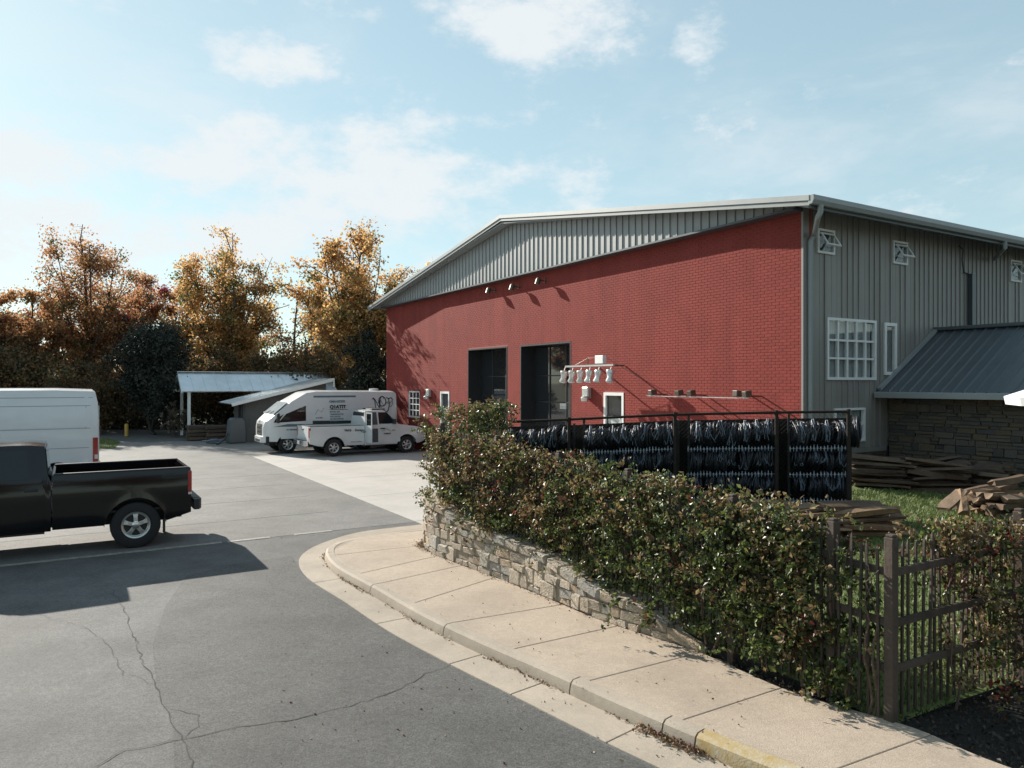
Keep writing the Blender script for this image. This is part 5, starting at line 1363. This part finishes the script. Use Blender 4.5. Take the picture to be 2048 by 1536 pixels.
tag(blades('verge_grass', 6000, (min(xs_),max(xs_),min(ys_),max(ys_)), lambda x,y: in_poly(x,y,poly_v), lambda x,y: .02, .05, .12, None, [(.10,.14,.03),(.13,.16,.04),(.08,.11,.03)], 9), 'grass on the small verge behind the tall van', 'grass', kind='stuff')

# ------------------------------------------------------------------ chain-link fence and coil racks
cd = (CB-CA).normalized(); CL = (CB-CA).length; cn = Vector((-cd.y, cd.x)); crz = math.atan2(cd.y,cd.x)
def ch_s(u):
    k = (u-U0)/F; return (k*CA.y-CA.x)/(cd.x-k*cd.y)
def ch_top(s):
    u_ = [(0,844),(CL,824)]; p = CA+cd*s; u = U0+F*p.x/p.y
    v = lin(u, [(1010,844),(1138,839),(1350,829),(1553,825),(1697,823)]); return CAMZ-(v-V0)/F*p.y
posts = [ch_s(u) for u in (1000,1138,1350,1553,1697)]
cf = empty('chain_link_fence', (CA.x,CA.y,0), crz); tag(cf, 'rusty chain-link fence with top rail in front of the red wall', 'fence')
MB().tube([(s,0,ch_top(s)) for s in np.linspace(posts[0]-.3,posts[-1],14)], .024, 8).build('top_rail', m_wire, cf, smooth=60)
for s in posts: MB().tube([(s,0,.5),(s,0,ch_top(s)+.04)], .032, 8).build('post', m_wire, cf, smooth=60)
mb = MB(); cell = .075
s0, s1 = posts[0], posts[-1]; n = int((s1-s0)/cell); zlo = .62
for i in range(-24, n):                                     # woven diamonds, both diagonals
    for dr in (1,-1):
        a = s0+(i+.5)*cell if dr > 0 else s1-(i+.5)*cell
        zt = min(ch_top(min(max(a,s0),s1)), 2.6); H = zt-zlo
        b = a+dr*H
        A_, B_ = (a,zlo), (b,zt)
        ca, cb = A_, B_
        lo_, hi_ = s0, s1
        def clip(p, q, lim, keep):
            t = (lim-p[0])/(q[0]-p[0]) if q[0]!=p[0] else 0; return (lim, p[1]+t*(q[1]-p[1]))
        P_, Q_ = A_, B_
        if P_[0] > Q_[0]: P_, Q_ = Q_, P_
        if Q_[0] <= lo_ or P_[0] >= hi_: continue
        if P_[0] < lo_: P_ = clip(P_,Q_,lo_,0)
        if Q_[0] > hi_: Q_ = clip(P_,Q_,hi_,0)
        mb.tube([(P_[0],.004*dr,P_[1]),(Q_[0],.004*dr,Q_[1])], .0015, 3, cap=False)
o = mb.build('wire_mesh', m_wire, cf, fix=False); o['kind'] = 'stuff'
# a coil: dark strands wound round, pale tie cords hanging down its front
def coil_mesh(seed):
    r = random.Random(seed); mb = MB()
    for k in range(24):
        ph = r.uniform(0,6.28); x0 = r.uniform(-.085,.085); ra = r.uniform(.10,.225); ex = r.uniform(.95,1.1); pts = []
        for j in range(17):
            t = 2*math.pi*j/16; rr = ra*(1+.06*math.sin(3*t+ph)); pts.append((x0+.03*math.sin(t+ph)+.015*math.sin(2*t), rr*.86*math.cos(t), rr*ex*math.sin(t)))
        mb.tube(pts, r.uniform(.014,.021), 5, cap=False)
    me = mb.mesh('coil', False); me.materials.append(m_coil)
    me.polygons.foreach_set('use_smooth', [True]*len(me.polygons)); return me
def cord_mesh(seed):
    r = random.Random(seed); mb = MB()
    for k in range(r.randint(3,5)):
        x0 = r.uniform(-.03,.03); x1 = x0+r.uniform(-.10,.10); h = r.uniform(.22,.40); pts = []
        for j in range(8):
            t = j/7; pts.append((x0+(x1-x0)*t*t+.012*math.sin(6*t+k), -.10-.12*math.sin(min(1,t*1.3)*math.pi/2), .24-h*t))
        pts = [(x0*.4, .02, .232)] + pts
        mb.tube(pts, .0058, 4)
        if r.random() < .5: mb.tube([pts[-1],(x1+.03,-.225,pts[-1][2]-.02),(x1+.05,-.22,pts[-1][2]+.06)], .0058, 4)
    me = mb.mesh('tie_cord', False); me.materials.append(m_cord); return me
CM = [coil_mesh(i) for i in range(5)]; KM = [cord_mesh(i) for i in range(7)]
TP = .455
bay_names = ['hedge-side bay', 'poster-door bay', 'sign-lamp bay', 'end bay']
ORD = ['first','second','third','fourth','fifth','sixth','seventh','eighth','ninth','tenth','eleventh','twelfth']
tier_names = ['top row', 'second row', 'third row', 'bottom row']
for bi in range(4):
    a, b = posts[bi], posts[bi+1]
    x0 = a + (.28 if bi else .05); x1 = b - .02
    if bi == 3: x1 = b + .02
    n = max(3, int((x1-x0)/.205)); zt = ch_top((a+b)/2)-.155
    rk = empty('coil_rack', (CA.x,CA.y,0), crz); tag(rk, f'dark rack of horizontal rods holding coils in the {bay_names[bi]}', 'rack', 'coil racks behind the chain-link fence')
    for xx in (x0-.05, x1+.06): MB().beam((xx,.32,.55),(xx,.32,zt+.1),.04,.04).build('upright', m_plast, rk)
    MB().add([(x0-.26,.56,.5),(x1+.04,.56,.5),(x1+.04,.56,zt+.02+ch_top(b)-ch_top((a+b)/2)),(x0-.26,.56,zt+.02+ch_top(a)-ch_top((a+b)/2))],[(0,1,2,3)]).build('back_sheet', m_mulch, rk)
    for t in range(4):
        zc = zt-.235-t*TP
        if zc < .75: continue
        s_lo = ch_top(a)-ch_top((a+b)/2); s_hi = ch_top(b)-ch_top((a+b)/2)
        MB().tube([(x0-.08,.30,zc+.13+s_lo),(x1+.08,.30,zc+.13+s_hi)], .016, 6).build('rod', m_plast, rk)
        if t < 3:
            tr = empty('tie_row', (CA.x,CA.y,0), crz); tag(tr, f'row of pale knotted ties under the {tier_names[t]} of coils in the {bay_names[bi]}', 'ties', 'knotted tie rows')
            zr = zc-.245
            mb = MB(); mb.tube([(x0-.06,.10,zr+s_lo),(x1,.10,zr+s_hi)], .007, 5); mb.build('cord', m_cord, tr)
            mb = MB(); m_n = int((x1-x0)/.052)
            for q in range(m_n):
                f = q/m_n; xq = x0-.05+(x1-x0+.05)*f; zq = zr+s_lo+(s_hi-s_lo)*f
                mb.tube([(xq,.085,zq-.030-R.random()*.03),(xq+R.uniform(-.004,.004),.08,zq),(xq,.085,zq+.03+R.random()*.04)], [.004,.016,.003], 5)
            o = mb.build('knot_row', m_knot, tr); o['kind'] = 'stuff'
        for q in range(n):
            f = (q+.5)/n; xq = x0+(x1-x0)*f; zq = zc+s_lo+(s_hi-s_lo)*f
            p = CA+cd*xq+cn*(.30+R.uniform(-.02,.03))
            h = empty('cable_coil', (p.x,p.y,zq+R.uniform(-.03,.03)), crz+R.uniform(-.12,.12)); h.rotation_euler = (R.uniform(-.5,.5)*0,R.uniform(-.06,.06),crz+R.uniform(-.15,.15))
            tag(h, f'dark coil with pale cords, {ORD[q]} from the hedge, {tier_names[t]} of the {bay_names[bi]}', 'coil', 'coils hung behind the chain-link fence')
            o = bpy.data.objects.new('winding', R.choice(CM)); COL.objects.link(o); o.parent = h; o.rotation_euler = (R.uniform(0,6.28),0,0); o.scale = (1,)+(R.uniform(.9,1.12),)*2
            o = bpy.data.objects.new('tie_cord', R.choice(KM)); COL.objects.link(o); o.parent = h; o.rotation_euler = (0,0,0); o.scale = (1 if R.random()<.5 else -1,1,1 if t == 0 else R.uniform(.6,1))
p = CA+cd*(posts[-1]+.12)+cn*.28; h = empty('cable_coil', (p.x,p.y,ch_top(CL)-.36), crz); tag(h, 'round black coil hung past the end post of the chain-link fence', 'coil')
o = bpy.data.objects.new('winding', CM[0]); COL.objects.link(o); o.parent = h; o.scale = (1,1.1,1.1)

# ------------------------------------------------------------------ split wood piles
def log_mesh(seed, L):
    r = random.Random(seed); n = 5; prof = r.choice([[(-.09,-.04),(.09,-.05),(.10,.0),(.02,.07),(-.06,.06)],[(-.11,-.025),(.11,-.025),(.10,.025),(0,.03),(-.11,.022)],[(-.08,-.06),(.07,-.06),(.09,.03),(.0,.09),(-.08,.03)]])
    vs = []; fs = []; k = len(prof); m = 5
    for i in range(m):
        x = -L/2+L*i/(m-1); c = 1+r.uniform(-.12,.12); dz = .005*math.sin(i*1.3+seed); dy = .008*math.cos(i+seed)
        if i in (0,m-1): c *= .86
        for a,b in prof: vs.append((x+(r.uniform(-.03,.03) if i in (0,m-1) else 0), a*c+dy+r.uniform(-.01,.01), b*c+dz+r.uniform(-.008,.008)))
        if i:
            for j in range(k): fs.append(((i-1)*k+j,(i-1)*k+(j+1)%k,i*k+(j+1)%k,i*k+j))
    fs += [tuple(range(k)),tuple(range((m-1)*k,m*k))]
    return MB().add(vs,fs).mesh('split_log')
LM = [log_mesh(i, .62) for i in range(5)] + [log_mesh(10+i, 1.15) for i in range(4)]
LAY = ['bottom','second','third','fourth','fifth','topmost']; ROWN = ['front','second','third','fourth','fifth','rear']
def pile(c, rz, nx, ny, nz, L, label, group, mat, seed, spread=.12, long=True):
    r = random.Random(seed); ms = []
    src = (LM[5:] if long else LM[:5])
    for m_ in src:
        q = m_.copy(); q.materials.clear(); q.materials.append(mat); ms.append(q)
    d = Vector((math.cos(rz),math.sin(rz))); e = Vector((-d.y,d.x)); g0 = yz(c[0],c[1])
    for z in range(nz):
        w_ = max(2, ny-int(z*.6)); l_ = nx
        for j in range(w_):
            for i in range(l_):
                if z > 1 and r.random() < .12*z/nz*2: continue
                p = Vector(c) + d*((i-(l_-1)/2)*L*1.02+r.uniform(-1,1)*spread) + e*((j-(w_-1)/2)*.185+r.uniform(-.02,.02))
                o = bpy.data.objects.new('split_log', r.choice(ms)); COL.objects.link(o)
                o.location = (p.x,p.y,yz(p.x,p.y)+.05+z*.098+r.uniform(-.01,.01)); o.rotation_euler = (r.choice((0,math.pi))+r.uniform(-.4,.4), r.uniform(-.06,.06)*(1+z*.4), rz+r.uniform(-.14,.14)*(1+.5*z/nz)+(math.pi if r.random()<.5 else 0)); o.scale = (r.uniform(.85,1.12),r.uniform(.85,1.2),r.uniform(.85,1.15))
                tag(o, f'{label}, {LAY[min(z,5)]} layer, {ROWN[min(j,5)]} row, {ORD[i]} along', 'log', group)
q = at(1650,1010,11.6)
pile((5.0,11.75), .13, 2, 5, 4, 1.15, 'long split log in the pile before the coil racks', 'logs before the coil racks', m_log, 21, .16)
pile((8.65,12.75), .25, 2, 6, 4, .64, 'split log in the pile on the sunlit lawn edge', 'logs at the lawn edge', m_log, 22, .08, False)
pile((8.85,15.3), -.75, 4, 5, 5, .66, 'weathered log stacked along the annex wall', 'logs along the annex wall', m_logdark, 23, .08, False)
pile((7.9,14.7), -.2, 2, 3, 6, 1.1, 'weathered slab on the stack at the annex corner', 'slabs at the annex corner', m_logdark, 24, .12)
for k, (u,v,Y,rz,tl,lb) in enumerate(((1905,1000,12.5,.55,.45,'reddish split log leaning on the lawn edge pile'),(1925,1005,12.4,1.1,.5,'pale split log leaning low against the lawn edge pile'),(2015,962,12.6,.2,.12,'bright orange split log on top of the lawn edge pile'))):
    p = at(u,v,Y); m_ = LM[k].copy(); m_.materials.clear(); m_.materials.append(m_log); o = link('split_log', m_); o.location = p; o.rotation_euler = (0,-tl,rz); tag(o, lb, 'log')

# ------------------------------------------------------------------ trees
GOLD = [(.46,.27,.10),(.37,.20,.075),(.30,.155,.06),(.54,.35,.14),(.22,.14,.06)]
RUST = [(.32,.17,.075),(.26,.135,.065),(.40,.23,.10),(.19,.115,.06),(.27,.11,.06)]
OLIVE = [(.09,.10,.03),(.12,.11,.035),(.07,.075,.028)]
DARK = [(.016,.026,.018),(.022,.032,.02),(.012,.018,.014),(.028,.034,.022)]
def tree(name, label, base, H, rc, cb, n, cols, seed, group=None, stems=5, leaf=(.10,.22), mat=None, bark=None, trunk_r=None, spread=1.0, cat='tree', clump=.42, mix=None, cone=0.):
    """trunk splits into rising limbs; limbs carry branches, branches carry twigs, and leaves cluster round twigs"""
    g = np.random.default_rng(seed); r = random.Random(seed); root = empty(name, (base[0],base[1],-.05)); tag(root, label, cat, group)
    mb = MB(); tips = []; tr = trunk_r or H*.014+.05; hb = H*cb
    def curve(a, b, sag, k=6):
        a = Vector(a); b = Vector(b); out = []; m = (a+b)/2 + Vector((r.uniform(-1,1),r.uniform(-1,1),0))*(b-a).length*.08 + Vector((0,0,sag))
        for i in range(k+1):
            t = i/k; out.append(a*(1-t)**2 + m*2*t*(1-t) + b*t*t)
        return out
    top = Vector((r.uniform(-.3,.3),r.uniform(-.3,.3),hb)); trunk = curve((0,0,0), top, 0); mb.tube(trunk, [tr*(1.25-.5*i/6) for i in range(7)], 8)
    zc = (hb*.75+H)/2; rzv = (H-hb*.75)/2
    limbs = [(top, Vector((r.uniform(-.5,.5),r.uniform(-.5,.5),H*.97)), tr*.62)]
    for k in range(stems):
        a = 2*math.pi*(k+r.uniform(-.3,.3))/stems; el = r.uniform(-.05,.95); rr = rc*math.sqrt(max(.05,1-el*el*.85))*r.uniform(.75,1.0)*spread*(1-cone*max(0,el))
        s_ = trunk[r.randint(3,6)]; limbs.append((s_, Vector((rr*math.cos(a), rr*math.sin(a), zc+el*rzv*.9)), tr*r.uniform(.35,.5)))
    for a, b, rad in limbs:
        c = curve(a, b, -(b-a).length*.10*r.uniform(.3,1)); mb.tube(c, [rad*(1-.75*i/6) for i in range(7)], 6)
        nb = max(5, int((b-a).length*1.5))
        for j in range(nb):
            t = r.uniform(.28,1.0); i = min(5,int(t*6)); p = c[i].lerp(c[i+1], t*6-i); d = (c[i+1]-c[i]).normalized()
            dirn = (d + Vector((r.gauss(0,.9),r.gauss(0,.9),r.gauss(.25,.5)))).normalized(); L = r.uniform(.6,1.5)*rc*.36
            q = p+dirn*L; bc = curve(p, q, .0, 3); mb.tube(bc, [rad*.28*(1-.6*i/3)+.008 for i in range(4)], 4, cap=False)
            for w_ in range(3):
                t2 = r.uniform(.3,1); pp = bc[min(2,int(t2*3))].lerp(bc[min(2,int(t2*3))+1], t2*3-min(2,int(t2*3)))
                e = pp + Vector((r.gauss(0,.5),r.gauss(0,.5),r.gauss(.25,.4)))*rc*.22; mb.tube([pp,e], [.012,.005], 3, cap=False); tips.append((pp+e)/2); tips.append(e)
    tk = mb.build('trunk', bark or m_bark, root, smooth=60, fix=False)
    T = np.array([tuple(t) for t in tips]); wts = g.uniform(.02,1,len(T))**2.0; wts /= wts.sum()
    if n:
        idx = g.choice(len(T), n, p=wts); P = T[idx] + g.normal(size=(n,3))*np.array([clump,clump,clump*.8])*(rc/3.5)*.62
        P[:,2] = np.maximum(P[:,2], .3)
        tone = g.uniform(size=len(T))[idx]; cc = np.array(cols)
        ci = np.clip((tone*len(cc)+g.normal(size=n)*.9).astype(int),0,len(cc)-1); col = np.minimum(.8, cc[ci]*g.uniform(.95,1.75,(n,1))*(1.0 if cat == 'tree' and len(cols) > 0 and cols[0][0] > .1 else .75))
        if mix:
            m2 = g.uniform(size=len(T))[idx] < mix[1]; mc = np.array(mix[0]); col[m2] = mc[g.integers(0,len(mc),m2.sum())]*g.uniform(.8,1.2,(m2.sum(),1))
        o = link('crown', leaf_mesh('crown', P, g.uniform(leaf[0],leaf[1],n), col, g, .1, .7), mat or m_leaft, root); o['kind'] = 'stuff'
    return root
def tpos(u, Y): return ((u-U0)/F*Y, Y)
def thgt(v, Y): return CAMZ-(v-V0)/F*Y
BK = 'trees along the lot edge'
tree('maple_tree', 'tall thin-crowned rusty maple above the tall white van', tpos(178,50), thgt(468,50), 3.1, .26, 16000, RUST, 31, BK, 11, mix=(OLIVE,.12), clump=.55)
tree('maple_tree', 'golden maple standing behind the silver pavilion roof', tpos(462,50), thgt(492,50), 3.7, .24, 31000, GOLD, 32, BK, 12, mix=(OLIVE+[(.16,.19,.05)],.16))
tree('maple_tree', 'full golden maple beside the warehouse roof corner', tpos(716,41.5), thgt(470,41.5), 3.7, .26, 34000, GOLD, 33, BK, 12, mix=(OLIVE+[(.16,.19,.05)],.14))
tree('bare_tree', 'nearly bare slender tree between the two golden maples', tpos(588,48), thgt(562,48), 2.0, .30, 1100, GOLD, 34, BK, 6, spread=.8)
tree('maple_tree', 'broad rusty tree with low crown at the frame edge', tpos(62,47), thgt(566,47), 2.9, .18, 20000, RUST, 35, BK, 7, mix=(OLIVE,.15))
tree('maple_tree', 'dark red-brown tree cut off by the frame edge', tpos(-25,45), thgt(585,45), 3.2, .14, 28000, RUST, 36, BK, 6, mix=([(.20,.03,.03)],.10))
tree('oak_tree', 'orange-brown tree filling the gap behind the dark evergreen', tpos(292,54), thgt(580,54), 3.4, .14, 42000, RUST, 37, BK, 7, mix=([(.22,.035,.05)],.12))
tree('oak_tree', 'low golden tree between evergreen and golden maple', tpos(372,55), thgt(572,55), 3.4, .14, 20000, GOLD, 38, BK, 7, mix=([(.10,.15,.03)],.12))
tree('oak_tree', 'brown tree under the thin-crowned maple', tpos(205,52), thgt(600,52), 3.3, .13, 28000, RUST, 39, BK, 7)
tree('oak_tree', 'shaggy brown tree behind the shed roof', tpos(662,52), thgt(600,52), 3.0, .13, 16000, RUST+OLIVE, 40, BK, 6, mix=([(.12,.16,.03)],.12))
tree('oak_tree', 'low green-brown tree behind the pavilion ridge', tpos(505,55), thgt(655,55), 3.0, .12, 11000, RUST+OLIVE, 41, BK, 6)
tree('bare_tree', 'thin leafless sapling behind the evergreen', tpos(268,57), thgt(560,57), 1.6, .35, 300, RUST, 42, BK, 5, spread=.7)
tree('evergreen_tree', 'broad dark evergreen beside the pavilion', tpos(308,42.5), thgt(652,42.5), 2.75, .06, 30000, DARK, 43, BK, 16, (.08,.20), m_leafe, m_barkd, .14, clump=.62, cone=.65)
tree('evergreen_tree', 'dark spiky juniper against the brick wall end', tpos(738,39), thgt(668,39), 1.7, .06, 20000, DARK+[(.05,.045,.03)], 44, BK, 12, (.07,.20), m_leafe, m_barkd, .12, clump=.60, cone=.6)
for k, (u,Y,v,lb) in enumerate(((100,45,700,'dark brushwood shrub behind the tall white van'),(20,44,690,'dark brushwood shrub at the frame edge'),(190,44,715,'low dark shrub between van roof and evergreen'),(430,47,700,'dark shrub behind the pavilion roof'),(560,47,715,'dark shrub behind the pavilion ridge end'),(640,46,700,'dark shrub behind the shed roof'))):
    tree('undergrowth_shrub', lb, tpos(u,Y), thgt(v,Y), 2.6, .08, 9000, [(.09,.075,.04),(.15,.10,.05),(.20,.12,.055),(.08,.09,.04),(.27,.15,.065)], 50+k, 'shrubs under the trees', 9, (.12,.24), m_leafs, m_barkd, .08, cat='shrub', clump=.7)
tree('dry_shrub', 'small grey dry bush at the foot of the pavilion posts', tpos(352,40.5), 1.9, .8, .05, 900, [(.10,.085,.06),(.14,.11,.075)], 60, None, 9, (.08,.16), m_leafe, m_bark, .03, cat='shrub')
for k, (x,y) in enumerate(((-44,43),(-49,39),(-55,33),(-60,26),(-66,18))):  # unseen trees added past the lot for reflections and shading
    tree('oak_tree', f'unseen brown tree added past the lot for reflections, {ORD[k]} beyond the tall white van', (x,y), 10+k%2, 3.6, .15, 7000, RUST, 70+k, 'unseen trees added for reflections and shading', 6, (.2,.4))
nU = 16000; g = np.random.default_rng(98); xw = g.uniform(-48,-4,nU); yw = 48+g.uniform(-1.2,2.5,nU); P = np.c_[xw,yw,g.uniform(0,1,nU)*(2.2+.8*np.sin(xw*.8))]
cc = np.array([(.05,.045,.028),(.08,.055,.03),(.04,.05,.028),(.11,.07,.035)]); col = cc[g.integers(0,4,nU)]*g.uniform(.6,1.2,(nU,1))
tag(link('undergrowth', leaf_mesh('undergrowth', P, g.uniform(.2,.45,nU), col, g), m_leafe), 'dark tangled undergrowth at the feet of the trees', 'undergrowth', kind='stuff')
for k, (x,y) in enumerate(((4,-16),(12,-14),(20,-11),(27,-6),(-6,-19),(33,1))):  # unseen tree row added to darken reflections and cut sky fill
    tree('oak_tree', f'unseen tree added behind the viewer to darken reflections, {ORD[k]} in the row', (x,y), 11+k%3, 4.4, .14, 7000, RUST+OLIVE, 80+k, 'unseen trees added to darken reflections and shade', 7, (.25,.5))
# far wood behind everything
g = np.random.default_rng(99); nW = 26000
xw = g.uniform(-75,25,nW); yw = 66+g.uniform(0,6,nW)-.12*np.abs(xw+20)*0; hw_ = 5.2+1.6*np.sin(xw*.35)+1.2*np.sin(xw*.9+1)+.8*np.sin(xw*2.1)
P = np.c_[xw,yw,g.uniform(0,1,nW)**.8*hw_]; cc = np.array(RUST+OLIVE+DARK); col = cc[g.integers(0,len(cc),nW)]*g.uniform(.6,1.1,(nW,1))
tag(link('far_wood', leaf_mesh('far_wood', P, g.uniform(.35,.75,nW), col, g), m_leaft), 'dim brown wood seen between the trees far behind the lot', 'wood', kind='stuff')
